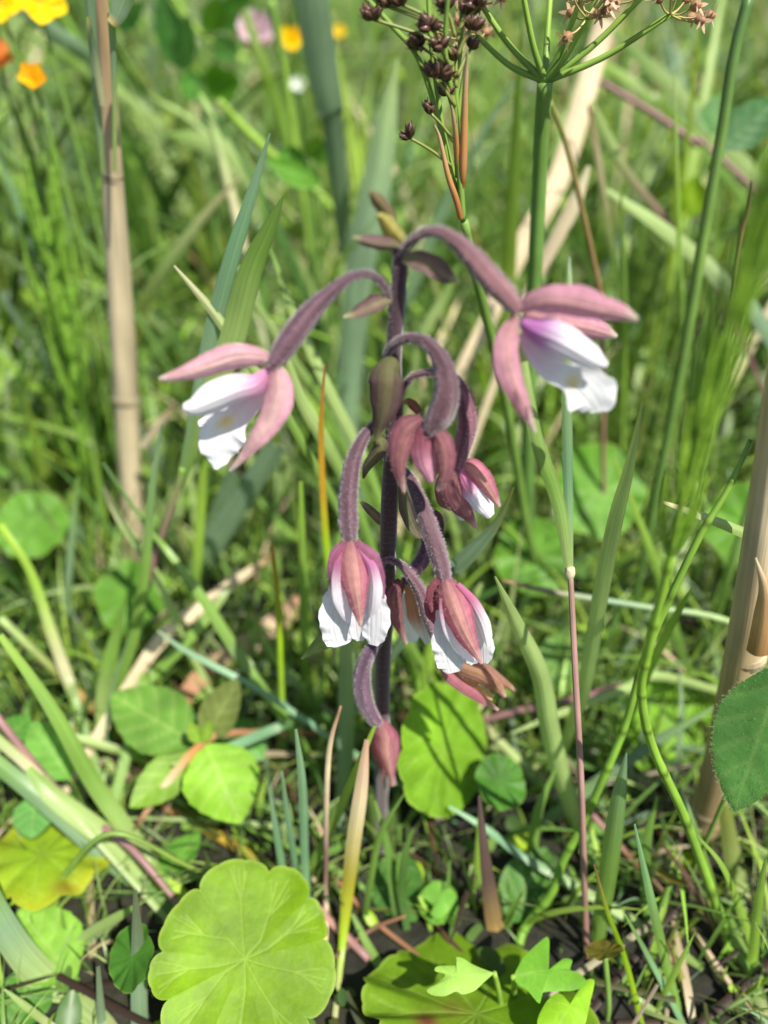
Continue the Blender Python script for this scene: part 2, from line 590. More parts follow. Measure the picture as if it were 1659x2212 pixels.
# name, points base->tip, Y base, Y tip, half widths, colours (base->tip), label, category
BL = [
 # ---- upper left background
 ('grass_leaf', [(240,250),(195,128),(108,61),(20,0)], 24,20,[11,14,15,13], [MID,GLAUC,GLAUC], 'grey-green grass blade crossing behind the reed under the yellow flowers', 'grass blade'),
 ('grass_leaf', [(330,260),(195,160),(120,110),(50,66)], 26,23,[10,11,10,4], [PALE,GREEN,PALE], 'pale grass blade slanting down to the left reed, lower of a pair', 'grass blade'),
 ('grass_stalk', [(446,292),(331,216),(300,180),(248,97),(225,40)], 22,17,[8,8,8,7,6], [PURP,PALE,GREEN,BRIGHT], 'long green stem with a pinkish lower half right of the left reed', 'grass stem'),
 ('grass_leaf', [(560,420),(500,335),(430,305),(362,288)], 20,20,[16,22,18,4], [PALE,PALE,GREEN], 'broad pale blade lying almost level left of the clover stem', 'grass blade'),
 ('grass_stalk', [(511,470),(490,390),(468,300),(450,240),(432,205)], 17,18,[10,10,11,10,8], [GLAUC,CREAM,PALE,GREEN], 'pale cream jointed stem below the round clover leaf', 'grass stem'),
 ('grass_stalk', [(690,420),(597,342),(530,280),(472,216)], 19,18,[9,9,9,7], [GREEN,BRIGHT,BRIGHT], 'yellow-green stem running down right from the clover leaf', 'grass stem'),
 ('grass_stalk', [(640,330),(620,200),(606,108),(585,0)], 20,19,[9,9,9,9], [GREEN,BRIGHT,GREEN], 'upright green stem just left of the yellow flower', 'grass stem'),
 ('grass_leaf', [(640,360),(595,220),(567,137),(528,20)], 24,22,[14,14,12,10], [GREEN,BRIGHT,PALE], 'bright blurred blade left of the yellow flower', 'grass blade'),
 ('reed_leaf', [(722,310),(712,240),(690,120),(668,-30)], 16,15,[22,30,35,38], [GLAUC*.7,GLAUC*.85,GLAUC], 'wide blue-grey reed leaf hanging at the top, torn off at its lower end', 'reed leaf'),
 ('reed_leaf', [(745,1000),(752,820),(772,600),(805,420),(832,260),(856,125)], 13,15,[22,28,32,34,24,4], [GLAUC,GLAUC,PALE], 'tall broad pale reed leaf standing right behind the orchid stem', 'reed leaf'),
 ('grass_leaf', [(742,560),(740,470),(743,395),(746,326)], 17,17,[10,12,12,5], [PALE,PALE], 'short pale upright blade left of the tall reed leaf', 'grass blade'),
 ('grass_leaf', [(300,700),(330,620),(430,480),(520,380)], 17,16,[12,14,9,3], [OLIVE,PALE,TAN], 'blurred tan-green blade rising right from behind the reed', 'grass blade'),
 ('grass_leaf', [(700,880),(640,790),(560,670),(505,560)], 9,9,[9,10,9,3], [GREEN,PALE,PALE], 'narrow pale blade sloping down right behind the left flower stalk', 'grass blade'),
 ('grass_leaf', [(620,900),(540,790),(459,674),(376,574)], 4,4.5,[10,12,10,2], [GREEN,PALE,CREAM], 'pale blade with a dry tip pointing up left above the left flower', 'grass blade'),
 ('grass_leaf', [(800,1020),(770,958),(700,818),(630,662),(583,534)], 6,7,[10,12,12,10,3], [GREEN,PALE,PALE,GREEN], 'long pale blade passing behind the orchid from upper left', 'grass blade'),
 ('grass_leaf', [(765,1080),(705,960),(650,860),(615,760)], 5,5,[11,14,13,5], [GREEN,PALE,PALE], 'light green blade below the left ovary, sloping toward the orchid stem', 'grass blade'),
 ('grass_leaf', [(720,1290),(706,1180),(698,1060),(694,918),(702,786)], 3.5,3.5,[7,8,7,6,2], [GREEN,LIME,YEL*.8,YEL*.7,BROWN], 'yellow-orange dying blade with a brown tip left of the orchid stem', 'grass blade'),
 # ---- upper right background
 ('reed_leaf', [(985,830),(1060,685),(1116,558),(1206,396),(1263,216),(1312,40)], 12,17,[15,18,23,24,24,23], [TAN*.75,TAN*.85,TAN*.8], 'straw-coloured dead reed leaning right behind the umbel stem', 'dead reed'),
 ('reed_leaf', [(1130,660),(1170,576),(1235,450),(1272,358)], 10.5,11,[10,13,16,5], [TAN,TAN*.9,CREAM], 'pinkish dead leaf stub peeling beside the leaning reed', 'dead leaf'),
 ('grass_stalk', [(1300,700),(1292,612),(1231,342),(1188,216)], 9,9,[6,6,6,4], [PURP,BROWN,OLIVE], 'thin brownish-purple stem slanting right of the umbel stem', 'grass stem'),
 ('grass_leaf', [(1345,700),(1325,560),(1292,342),(1271,228)], 13,13,[5,6,7,3], [GREEN,GREEN,TAN,BROWN], 'thin blade with a tan tip right of the leaning dead reed', 'grass blade'),
 ('grass_leaf', [(1659,430),(1551,306),(1458,194),(1390,130),(1318,62)], 18,20,[19,19,16,12,6], [PALE,PALE,GREEN], 'wide pale blade running diagonally across the upper right corner', 'grass blade'),
 ('grass_leaf', [(1470,265),(1400,209),(1350,170),(1296,134)], 21,21,[10,12,12,6], [GREEN,PALE,BRIGHT], 'short bright blade above the purple stem at upper right', 'grass blade'),
 ('grass_stalk', [(1560,345),(1505,310),(1422,252),(1292,173)], 17,18,[6,7,7,6], [PURP,PURP,PURP*.9], 'straight purple stem crossing the upper right meadow', 'grass stem'),
 ('grass_leaf', [(1550,620),(1476,518),(1361,382),(1315,300),(1278,220)], 14,15,[6,6,9,10,4], [PURP,PURP,PALE,PALE], 'narrow blade turning purple toward its lower right end', 'grass blade'),
 ('grass_leaf', [(1640,690),(1566,612),(1512,558),(1422,486),(1310,410)], 11,12,[16,17,16,14,5], [GLAUC,PALE,PALE], 'pale grass leaf lying diagonally left of the horsetail top', 'grass blade'),
 ('rush_stem', [(1470,800),(1497,648),(1530,450),(1559,288),(1584,126),(1618,-10)], 7,8,[11,12,12,12,12,12], [DARK,GREEN*.8,DARK], 'tall dark green rush stem near the right edge', 'rush'),
 ('grass_leaf', [(1475,700),(1468,540),(1462,350),(1456,170)], 10,10,[4,5,5,2], [GREEN,BRIGHT,PALE], 'hair-thin upright blade left of the dark rush stem', 'grass blade'),
 ('grass_leaf', [(1352,700),(1350,648),(1346,540),(1341,420)], 10,10,[4,5,5,2], [BRIGHT,GREEN,GREEN], 'hair-thin upright blade above the right flower', 'grass blade'),
 ('rush_stem', [(1575,700),(1600,520),(1616,464),(1626,390)], 8,8,[6,6,6,3], [GREEN,GREEN,BROWN,DKBR], 'green rush tip burnt dark brown at the end, right edge', 'rush'),
 # ---- middle right
 ('grass_leaf', [(1235,1560),(1262,1480),(1299,1270),(1328,1126),(1361,1000),(1388,867)], 1.0,-0.2,[13,16,18,17,11,2], [PALE,PALE*1.25,PALE*1.15,PALE], 'broad upright green blade below the right flower, coloured as if catching light', 'grass blade'),  # lightened beyond PALE in place of sun the blade faces away from
 ('grass_leaf', [(1262,1830),(1217,1694),(1187,1579),(1166,1460),(1116,1349),(1069,1245)], 0.3,-0.3,[12,19,22,21,15,2], [PALE,PALE*1.2,PALE*1.1,PALE], 'broad blade tilting left, its tip right of the lower flowers', 'grass blade'),  # colour raised above PALE too, painted brightness for a side without sun
 ('grass_stalk', [(1591,1349),(1386,1310),(1206,1281),(1083,1254)], 3,3,[7,7,7,3], [PALE,PALE,GLAUC,BROWN], 'thin grey-green runner stretched level behind the two broad blades', 'grass stem'),
 ('grass_leaf', [(1690,1185),(1620,1155),(1530,1119),(1429,1083)], 1,0,[13,12,10,3], [GREEN,PALE,CREAM], 'pale blade with a dry tip pointing left beside the right reed', 'grass blade'),
 ('grass_leaf', [(1340,1600),(1400,1450),(1458,1335),(1497,1265)], 1.5,1,[9,10,8,2], [GREEN,BRIGHT,GREEN], 'short blade with a fine tip left of the right reed', 'grass blade'),
 ('grass_leaf', [(1500,1480),(1468,1396),(1422,1234),(1328,990)], 5,5,[10,10,10,3], [DARK,GREEN,BRIGHT], 'green blade leaning left behind the horsetail stem', 'grass blade'),
 ('grass_leaf', [(1560,1290),(1590,1180),(1640,1010),(1665,900)], 5,5,[8,9,8,4], [GREEN,PALE,GREEN], 'blurred green blade just left of the right reed', 'grass blade'),
 ('grass_leaf', [(1085,1840),(1130,1810),(1270,1705),(1414,1604),(1548,1525)], 0.2,2,[9,12,13,11,4], [DARK,MID,GLAUC*.8,MID], 'long bluish blade rising right across the scalloped leaf', 'grass blade'),
 ('grass_leaf', [(1420,1460),(1350,1489),(1206,1543),(1101,1586)], 2.5,1.5,[10,10,8,2], [PALE,PALE,PALE], 'pale horizontal blade tapering to the left beside the withered flower', 'grass blade'),
 ('dry_stick', [(1345,1480),(1242,1510),(1130,1533),(1040,1557)], 3.2,3.0,[8,8,8,6], [PURP*.8,PURP,PURP*.8], 'purplish brown stick lying level behind the broad blade', 'stick'),
 ('grass_leaf', [(1270,2120),(1285,2061),(1314,1874),(1335,1730),(1353,1626)], -2.5,-1.8,[10,14,20,16,2], [GREEN,GREEN,GLAUC], 'upright blade right of the pinkish culm at the lower right', 'grass blade'),
 ('grass_leaf', [(1390,2240),(1386,2212),(1350,2072),(1314,1975),(1283,1867)], -3.5,-3.2,[6,6,6,5,2], [GREEN,LIME,LIME,BROWN], 'thin yellow-green blade with a brownish tip, lower right', 'grass blade'),
 ('grass_leaf', [(1475,2240),(1465,2180),(1429,2036),(1404,1928),(1371,1780)], -3.4,-3.0,[8,9,11,9,2], [GREEN,GREEN,TEAL], 'stiff green blade, tallest of the lower right tuft', 'grass blade'),
 ('grass_leaf', [(1490,2250),(1476,2212),(1404,2072),(1350,1975)], -3.5,-3.3,[7,7,6,2], [GREEN,TEAL,GREEN], 'thin bluish blade leaning left in the lower right tuft', 'grass blade'),
 ('grass_leaf', [(1480,2250),(1443,2212),(1386,2166),(1314,2119)], -3.6,-3.4,[8,8,8,2], [PALE,PALE,GREEN], 'pale blade leaning far left at the bottom right tuft', 'grass blade'),
 ('grass_leaf', [(1510,2250),(1501,2212),(1476,2126),(1443,2032)], -3.5,-3.3,[8,8,8,2], [LIME,BRIGHT,BROWN], 'yellow-green short blade right of the lower right tuft', 'grass blade'),
 ('grass_leaf', [(1640,2120),(1616,2011),(1566,1881),(1508,1806)], -2.6,-2.4,[8,8,6,2], [GREEN,BRIGHT,GREEN], 'slender blade bowing left near the lower right edge', 'grass blade'),
 ('grass_leaf', [(1622,2110),(1627,2065),(1640,1946),(1654,1856)], -3.0,-2.8,[7,11,9,3], [BRIGHT,BRIGHT,GREEN], 'folded bright shoot at the lower right edge', 'grass blade'),
 ('grass_leaf', [(1632,2110),(1612,2010),(1595,1910),(1566,1741)], -1.8,-0.8,[19,21,22,14], [PALE,PALE,OLIVE], 'wide pale leaf sheath left of the lower right edge', 'grass blade'),
 ('grass_leaf', [(1650,2230),(1638,2180),(1610,2090),(1577,1985)], -3.0,-2.4,[18,20,19,6], [CREAM,PALE,GREEN], 'broad pale striped blade at the bottom right', 'grass blade'),
 ('dry_stick', [(1620,2185),(1602,2162),(1458,1964),(1360,1850),(1278,1759)], -2.9,0.2,[7,8,8,7,6], [BROWN,TAN*.8,BROWN,PURP], 'brown jointed dead stem crossing the lower right corner', 'stick'),
 ('grass_leaf', [(1600,2110),(1559,2029),(1494,1910),(1429,1820)], -2.2,-1.6,[9,9,7,2], [DKBR,PURP*.6,DKBR], 'dark purple-brown dead blade behind the lower right tuft', 'grass blade'),
 ('grass_leaf', [(1520,2090),(1458,2050),(1386,2000),(1206,1892),(1128,1849),(1053,1791),(970,1741)], -2.4,-0.2,[9,10,11,11,9,8,3], [GREEN,PALE,TEAL,TEAL], 'very long bluish-green blade descending right from the middle pennywort leaf', 'grass blade'),
 ('grass_stalk', [(1230,1760),(1188,1712),(1062,1586),(1010,1530)], 1.5,2.5,[10,11,11,8], [OLIVE,PALE,PURP], 'pale stem lying right of the middle pennywort leaf', 'grass stem'),
 ('grass_leaf', [(960,1250),(985,1225),(1045,1165),(1078,1120),(1110,1052)], 1.8,1.6,[14,19,14,8,2], [GLAUC*.7,GLAUC*.8,OLIVE], 'grey-green folded blade rising right behind the small pink flower', 'grass blade'),
 # ---- bottom middle
 ('grass_leaf', [(668,2080),(664,2000),(658,1850),(653,1694),(639,1575)], -1.6,-1.2,[9,9,9,9,3], [TEAL*.8,TEAL,GLAUC], 'tallest of three thin blue-green blades beside the pennywort leaf', 'grass blade'),
 ('grass_leaf', [(656,1985),(650,1939),(624,1784),(608,1665)], -1.5,-1.2,[7,7,7,3], [TEAL*.8,TEAL,GLAUC], 'middle one of three thin blue-green blades above the pennywort leaf', 'grass blade'),
 ('grass_leaf', [(622,1955),(617,1910),(599,1802),(585,1719)], -1.5,-1.2,[8,8,8,3], [TEAL*.8,TEAL,GLAUC], 'shortest, leftmost of three thin blue-green blades', 'grass blade'),
 ('grass_stalk', [(700,2060),(702,2021),(705,1928),(704,1784),(711,1622),(736,1525)], -1.8,-0.8,[7,7,6,6,6,3], [YEL,TAN,PURP*.7,TAN,BROWN], 'thin brown dry stem with an orange foot left of the orchid foot', 'dry stem'),
 ('grass_leaf', [(720,2230),(736,2072),(747,1964),(761,1838),(779,1712),(792,1598)], -2.6,-1.3,[6,7,12,16,15,5], [CREAM,LIME,BRIGHT*.5+YEL*.5,TAN,S(214,170,150)], 'dying blade fading from green foot to orange and pinkish tan tip', 'grass blade'),
 ('grass_leaf', [(660,1890),(680,1860),(718,1784),(765,1676),(810,1568)], -1.0,-1.2,[8,10,10,9,4], [GREEN,GREEN,BRIGHT], 'vivid green blunt blade crossing in front of the lowest bud', 'grass blade'),
 ('grass_leaf', [(1105,2100),(1096,2072),(1071,2000),(1049,1856),(1035,1719)], -2.4,-1.6,[15,18,20,12,3], [YEL,S(190,160,80),S(110,88,84),S(96,76,80)], 'withered dark purple blade with a yellow patch at its foot', 'grass blade'),
 ('grass_leaf', [(1028,1920),(1030,1874),(1036,1800),(1038,1730)], -1.2,-1.0,[6,7,7,2], [GREEN,BRIGHT,BRIGHT], 'small fresh green blade in front of the dark withered blade', 'grass blade'),
 ('dry_stick', [(690,2090),(725,2065),(804,2007),(876,1978)], -2.4,-2.0,[5,6,5,3], [DKBR,DKBR,BROWN], 'short dark dead twig right of the big pennywort leaf', 'stick'),
 ('grass_stalk', [(797,2072),(675,1953),(590,1882),(468,1802),(342,1730),(252,1658),(151,1564)], -1.8,3.0,[9,10,11,12,12,11,9], [PURP,S(196,150,140),OLIVE,YEL*.6+OLIVE*.4,BROWN,PURP,OLIVE], 'long pinkish-brown runner crossing behind the pennywort leaf', 'runner'),
 ('dry_stick', [(923,2079),(801,1982),(711,1881)], -1.9,-0.6,[6,6,5], [BROWN*.7,BROWN,BROWN], 'brown stick running down right below the orchid foot', 'stick'),
 ('grass_leaf', [(832,2110),(826,2093),(801,2054),(761,1975)], -2.3,-1.9,[9,10,10,4], [MID,GREEN,GREEN], 'short flat green blade below the orchid foot', 'grass blade'),
 ('dry_stick', [(795,2240),(779,2212),(747,2144)], -3.6,-3.3,[8,8,7], [TAN,TAN,TAN], 'tan dead stem poking out under the right side of the pennywort leaf', 'stick'),
 ('grass_leaf', [(735,1800),(741,1746),(748,1602),(750,1404),(752,1330)], 0.6,1.5,[14,17,18,17,8], [GLAUC*.9,GLAUC,PALE], 'wide upright pale blade standing left of the orchid stem foot', 'grass blade'),
 ('grass_leaf', [(858,1990),(846,1900),(836,1820),(810,1730)], -1.6,-.9,[8,9,8,2], [DARK,MID,GREEN], 'short dark green blade leaning left across the orchid foot', 'grass blade'),
 ('grass_leaf', [(786,1990),(800,1900),(822,1800),(872,1716)], -1.8,-1.0,[7,8,7,2], [DARK,GREEN,MID], 'thin green blade leaning right across the orchid foot', 'grass blade'),
 ('grass_leaf', [(880,2010),(868,1930),(874,1850),(892,1790)], -1.9,-1.2,[8,9,8,2], [DARK,DARK,MID], 'small dark blade right of the orchid foot', 'grass blade'),
 ('grass_leaf', [(1560,2010),(1540,1930),(1500,1800),(1470,1700)], -1.8,-.8,[9,12,11,2], [MID,GREEN,GLAUC], 'green blade leaning left behind the jointed stem at lower right', 'grass blade'),
 ('grass_leaf', [(1420,2060),(1400,1960),(1395,1840),(1420,1720)], -2.2,-1.0,[9,12,11,2], [DARK,MID,GREEN], 'upright dark green blade between the two jointed stems', 'grass blade'),
 ('grass_leaf', [(1180,1960),(1150,1880),(1160,1760),(1200,1660)], -1.4,.2,[9,12,11,2], [DARK,GREEN,GREEN], 'green blade left of the pinkish culm at lower right', 'grass blade'),
 ('grass_leaf', [(880,1720),(900,1600),(905,1500),(880,1400)], 1.6,2.6,[8,10,9,2], [DARK,MID,BRIGHT], 'slim blade between the orchid stem and the upright pennywort leaf', 'grass blade'),
 ('grass_leaf', [(895,1560),(915,1476),(935,1386),(950,1300)], 3,3.5,[12,14,12,6], [GREEN,BRIGHT,BRIGHT], 'bright yellow-green blade behind the withered flower', 'grass blade'),
 ('grass_leaf', [(960,1500),(985,1420),(1010,1330),(1040,1260)], 4,4.5,[9,12,10,4], [GREEN,BRIGHT,PALE], 'blurred green blade rising right between lower flower and broad blade', 'grass blade'),
 # ---- bottom left
 ('grass_stalk', [(300,1850),(248,1805),(180,1759),(101,1683),(0,1557),(-40,1500)], -1.2,1.5,[8,9,9,9,9,9], [PURP*.8,PURP,PURP,PURP,PURP*.9], 'purple grass culm slanting in from the left edge with a white joint', 'grass culm'),
 ('grass_leaf', [(420,1960),(360,1921),(245,1820),(119,1723),(60,1660)], -1.6,0.2,[20,24,24,20,8], [BRIGHT*.6+PALE*.4,PALE,PALE,GREEN], 'wide light green blade ending at the top of the big pennywort leaf', 'grass blade'),
 ('grass_leaf', [(330,1935),(245,1867),(90,1730),(-20,1640)], -1.5,0.3,[12,18,19,17], [MID,GLAUC,MID], 'wide greyish blade just under the light green one at lower left', 'grass blade'),
 ('grass_leaf', [(345,1890),(324,1860),(274,1791),(202,1690),(126,1554),(65,1460),(0,1372)], -1.2,1.0,[10,14,18,18,15,11,7], [GREEN,PALE,GREEN,GREEN,BRIGHT], 'long curved green blade sweeping up to the left edge', 'grass blade'),
 ('grass_leaf', [(110,1700),(90,1683),(45,1640),(-10,1592)], 0.0,0.6,[9,11,11,11], [PALE,CREAM,PALE], 'pale striped blade tucked above the purple culm at left edge', 'grass blade'),
 ('grass_stalk', [(345,1670),(313,1640),(223,1550),(130,1460),(0,1335)], 2.4,4.5,[9,10,11,10,9], [OLIVE,GREEN,S(196,140,90),OLIVE,PALE], 'olive stem with an orange fleck sloping behind the mint leaves', 'grass stem'),
 ('grass_leaf', [(300,1640),(266,1625),(173,1597),(72,1571)], 1.8,1.8,[8,9,9,3], [GREEN,PALE,PALE], 'short light blade lying level above the oval leaf at left', 'grass blade'),
 ('grass_leaf', [(304,2240),(302,2212),(299,2072),(292,1924)], -3.9,-3.4,[18,18,15,4], [GLAUC*.8,GLAUC,DKBR*.6+GLAUC*.4], 'upright blue-grey blade left of the big pennywort leaf', 'grass blade'),
 ('grass_leaf', [(222,2240),(220,2212),(212,2088)], -4.0,-3.8,[10,10,4], [GLAUC*.8,GLAUC,DKBR*.4+GLAUC*.6], 'short blue-grey blade tip at the bottom left', 'grass blade'),
 ('grass_leaf', [(240,2250),(205,2212),(126,2144),(54,2072),(0,1990),(-40,1900)], -4.0,-2.6,[26,30,31,30,27,20], [PURP*.5+PALE*.5,PALE,PALE,GLAUC,GREEN], 'very wide pale green leaf with a purplish end in the bottom left corner', 'grass blade'),
 ('grass_leaf', [(130,2235),(104,2212),(54,2173),(9,2137)], -4.2,-4.0,[7,8,7,2], [CREAM,PALE,PALE], 'little pale pointed blade in the bottom left corner', 'grass blade'),
 ('dry_leaf', [(482,1586),(414,1629),(360,1694),(313,1759),(290,1791)], 1.2,-0.6,[8,10,9,6,2], [BROWN,S(196,140,80),TAN*.8,BROWN,DKBR], 'twisted tan dead leaf hanging over the mint leaves', 'dead leaf'),
 ('grass_leaf', [(640,1560),(590,1575),(450,1633),(371,1651)], 1.8,0.5,[9,11,10,2], [DARK,TEAL,PALE], 'green blade pointing left across the mint plant', 'grass blade'),
 ('grass_stalk', [(240,1800),(130,1900),(60,1960),(0,2010)], -1.4,-1.6,[6,7,7,7], [OLIVE,GREEN,GREEN], 'thin green stalk low under the yellowing leaf', 'grass stem'),
 ('grass_leaf', [(150,2080),(180,2030),(240,1990),(290,1960)], -2.6,-2.4,[9,13,12,5], [GREEN,PALE,GREEN], 'short blade crossing behind the blue-grey blade at lower left', 'grass blade'),
 # ---- middle left
 ('grass_leaf', [(255,1480),(288,1378),(313,1234),(328,1054),(349,917)], 3.2,3.8,[12,12,11,8,2], [GREEN,GREEN,GLAUC], 'upright blade in front of the foot of the left reed', 'grass blade'),
 ('grass_leaf', [(330,1230),(310,1194),(259,1122),(223,1054)], 5,5.5,[10,10,8,3], [PALE,PALE,CREAM], 'short pale blade leaning left across the reed foot', 'grass blade'),
 ('grass_leaf', [(640,1590),(551,1460),(504,1396),(432,1284),(360,1187),(317,1137),(223,1000)], 2.0,5.0,[11,13,13,11,7,5,3], [GREEN,GREEN,GREEN,DARK], 'long green blade descending right from the reed toward the middle', 'grass blade'),
 ('grass_leaf', [(160,1510),(144,1460),(112,1371),(65,1234),(0,1133)], 3.0,5.0,[10,12,11,9,7], [GREEN,CREAM,BRIGHT,LIME], 'yellow-green blade arching down from the left edge', 'grass blade'),
 ('grass_leaf', [(140,1340),(144,1306),(158,1144),(169,1029)], 6,6.5,[6,8,7,3], [GREEN,GLAUC,GREEN], 'thin upright blade by the blurred round leaf at left', 'grass blade'),
 ('grass_leaf', [(425,1250),(432,1227),(504,1108),(597,964)], 8,7,[20,24,26,22], [GLAUC*.8,GLAUC,GLAUC*.8], 'wide blue-green blade sloping up right under the left flower', 'grass blade'),
 ('grass_leaf', [(436,1240),(440,1216),(461,1144),(504,1018)], 9,8,[14,18,20,14], [GLAUC,GLAUC,GLAUC*.8], 'blue-green blade left of and behind the wide sloping one', 'grass blade'),
 ('grass_leaf', [(425,1260),(428,1216),(436,1090),(443,978)], 6,6,[9,11,11,9], [GREEN,BRIGHT,BRIGHT], 'bright upright blade just below the left flower lip', 'grass blade'),
 ('reed_leaf', [(300,1450),(360,1371),(450,1299),(540,1234),(585,1205)], 3.5,7,[14,17,15,9,4], [TAN*.8,TAN,TAN*.8,BROWN], 'tan dead reed leaf lying up right between the left blades', 'dead leaf'),
 ('grass_leaf', [(310,1480),(330,1460),(414,1374),(468,1306),(500,1260)], 3.0,5,[13,14,12,10,4], [GREEN,GREEN,PALE], 'green blade lying below the tan dead leaf at left', 'grass blade'),
 ('grass_leaf', [(560,1490),(504,1460),(403,1407),(340,1362)], 2.0,2.5,[7,7,6,2], [TEAL,TEAL,GLAUC], 'thin bluish blade with its tip above the mint leaf', 'grass blade'),
 ('reed_leaf', [(425,1470),(500,1420),(580,1360),(660,1290)], 4,7.5,[20,25,25,18], [BROWN,TAN*.7,BROWN], 'broad brown dead reed piece lying behind the lower left flower', 'dead leaf'),
 ('grass_leaf', [(222,1520),(230,1460),(245,1396),(268,1300)], 2.6,3,[15,16,14,3], [PALE,GREEN,GREEN], 'short broad blade left of the mint leaf', 'grass blade'),
 ('rush_stem', [(610,1560),(606,1440),(600,1300),(588,1182)], 2.5,3,[7,7,7,5], [GREEN,GREEN,LIME,S(170,120,40)], 'thin rush stem with a tiny dark tip left of the lower flowers', 'rush'),
 ('grass_leaf', [(660,1450),(658,1350),(656,1200),(650,1040)], 4,4,[9,10,9,4], [GREEN,GREEN,BRIGHT], 'upright green blade left of the yellow dying blade', 'grass blade'),
 ('grass_leaf', [(700,1560),(650,1480),(600,1430),(540,1330)], 3,4,[9,10,9,3], [DARK,GREEN,GREEN], 'dark green blade sloping left below the lower left flower', 'grass blade'),
 ('grass_leaf', [(1010,1080),(985,1000),(950,880),(900,720)], 9,9,[12,14,13,6], [PALE,GREEN,GREEN], 'blurred light blade right behind the orchid stem', 'grass blade'),
 ('grass_leaf', [(905,760),(925,700),(960,640),(990,570)], 11,11,[10,12,10,4], [PALE,PALE,GREEN], 'short pale blade under the right flower stalk', 'grass blade'),
]
for (nm, pts, Y0, Y1, hw, cols, label, cat) in BL:
    if nm in ('dry_stick', 'rush_stem', 'grass_stalk'):
        P, W = trace(pts, Y0, Y1, hw)
        P, W = rooted(P, W) if nm != 'dry_stick' else (P, W)
        b = MB()
        cl = list(cols)
        tube(b, P, W, n=34, k=8, col=lambda a, t: lerpc(cl, t)*(1+0.06*math.sin(3*a)))
        o = b.build(nm, 'straw' if nm == 'dry_stick' else 'stalk')
    else:
        dead = nm in ('dry_leaf',) or (nm == 'reed_leaf' and 'dead' in label)
        o = blade_obj(nm, pts, Y0, Y1, hw, list(cols), fold=random.uniform(.15, .45), roll=random.uniform(-18, 18),
                      mat='straw' if dead else 'grass', n=34)
    tag(o, label, cat)

# ------------------------------------------------------------------ grass shoots: a culm with leaf blades
def culm_part(parent, name, pts, Y0, Y1, hw, cols, mat='stalk', root=True, k=10, n=36, org=None):
    P, W = trace(pts, Y0, Y1, hw)
    if root:
        P, W = rooted(P, W)
    b = MB()
    cl = list(cols)
    tube(b, P, W, n=n, k=k, col=lambda a, t: lerpc(cl, t))
    return b.build(name, mat, parent)

p0 = PZ(262, 1500, 0.0)
t = thing('grass_shoot', 'grass shoot with purplish culm and two tall bluish blades rising behind the left flower', 'grass', p0)
culm_part(t, 'culm', [(262,1480),(290,1350),(335,1200),(382,1060),(395,1010)], 4.5, 4.5, [7,8,8,8,7], [PURP, S(170,120,90), PURP, GREEN])
blade_obj('leaf_blade', [(384,1058),(410,960),(455,730),(500,560),(540,430),(583,288)], 4.5, 4.2, [8,13,18,17,12,2], [GREEN, GLAUC, TEAL, GLAUC], parent=t, root=False)
blade_obj('leaf_blade', [(386,1055),(440,900),(500,738),(540,590),(578,500),(612,424)], 4.5, 3.8, [8,20,27,25,16,2], [GREEN, PALE, GREEN, GREEN], parent=t, root=False)

p0 = PZ(1277, 2180, 0.0)
t = thing('grass_shoot', 'grass shoot with pinkish purple culm and two narrow blades below the right flower', 'grass', p0)
culm_part(t, 'culm', [(1276,2180),(1267,2054),(1256,1712),(1243,1460),(1232,1237)], -3.2, -0.6, [7,7,7,7,6], [S(120,96,84), S(150,116,104), S(166,130,122), S(176,138,130), S(160,130,116)])
blade_obj('leaf_blade', [(1230,1240),(1206,1090),(1155,932),(1126,748),(1112,660)], -0.6, 0.4, [8,15,14,9,3], [PALE, GREEN, PALE, GREEN], parent=t, root=False)
blade_obj('leaf_blade', [(1231,1240),(1228,1100),(1225,850),(1230,640),(1229,554)], -0.6, 0.6, [7,10,11,7,2], [PALE, TEAL, PALE, GLAUC], parent=t, root=False)
b = MB()
nd = PY(1231, 1238, -0.6)
tube(b, [nd+[0, 0, -.12], nd, nd+[0, 0, .12]], [.075, .095, .07], n=7, k=10, col=lambda a, t: CREAM)
b.build('node', 'stalk', t)

# ------------------------------------------------------------------ dead reeds
def reed(label, pts, Y0, Y1, hw, cols, nodes, parts):
    P, W = trace(pts, Y0, Y1, hw)
    if P[0][2] > .3:
        P, W = rooted(P, W)
    t = thing('dead_reed', label, 'reed', [P[0][0], P[0][1], 0])
    b = MB(); cl = list(cols)
    tube(b, P, W, n=160, k=20, col=lambda a, s: lerpc(cl, s)*(0.88+0.1*math.sin(a*3+s*5)+.09*math.sin(31*s+2*a)*math.sin(13*s+a)-.12*max(0, math.sin(47*s+5*a)*math.sin(19*s-2*a)-.5)))
    b.build('culm', 'straw', t)
    for (px, py, hwn, c) in nodes:
        # nearest Y along trace
        ys = [p[1] for p in pts]
        f = np.interp(-py, [-v for v in ys], np.linspace(0, 1, len(ys)))
        Yn = Y0+(Y1-Y0)*f
        q = PY(px, py, Yn)
        r = hwn/ppc(q)
        up = norm(PY(px, py-40, Yn)-q)
        b = MB()
        tube(b, [q-up*.14, q-up*.05, q, q+up*.05, q+up*.14], [r*.97, r*1.0, r*1.04, r*1.0, r*.97], n=11, k=16, col=lambda a, s: (c if abs(s-.5) < .12+.1*math.sin(2*a) else TAN*.8)*(0.85+0.25*math.sin(2*a+1)))
        b.build('node', 'straw', t)
    for (nm, pp, ya, yb, h, cc, mat, cup) in parts:
        blade_obj(nm, pp, ya, yb, h, cc, parent=t, root=False, mat=mat, cup=cup, fold=0, m=9)
    return t

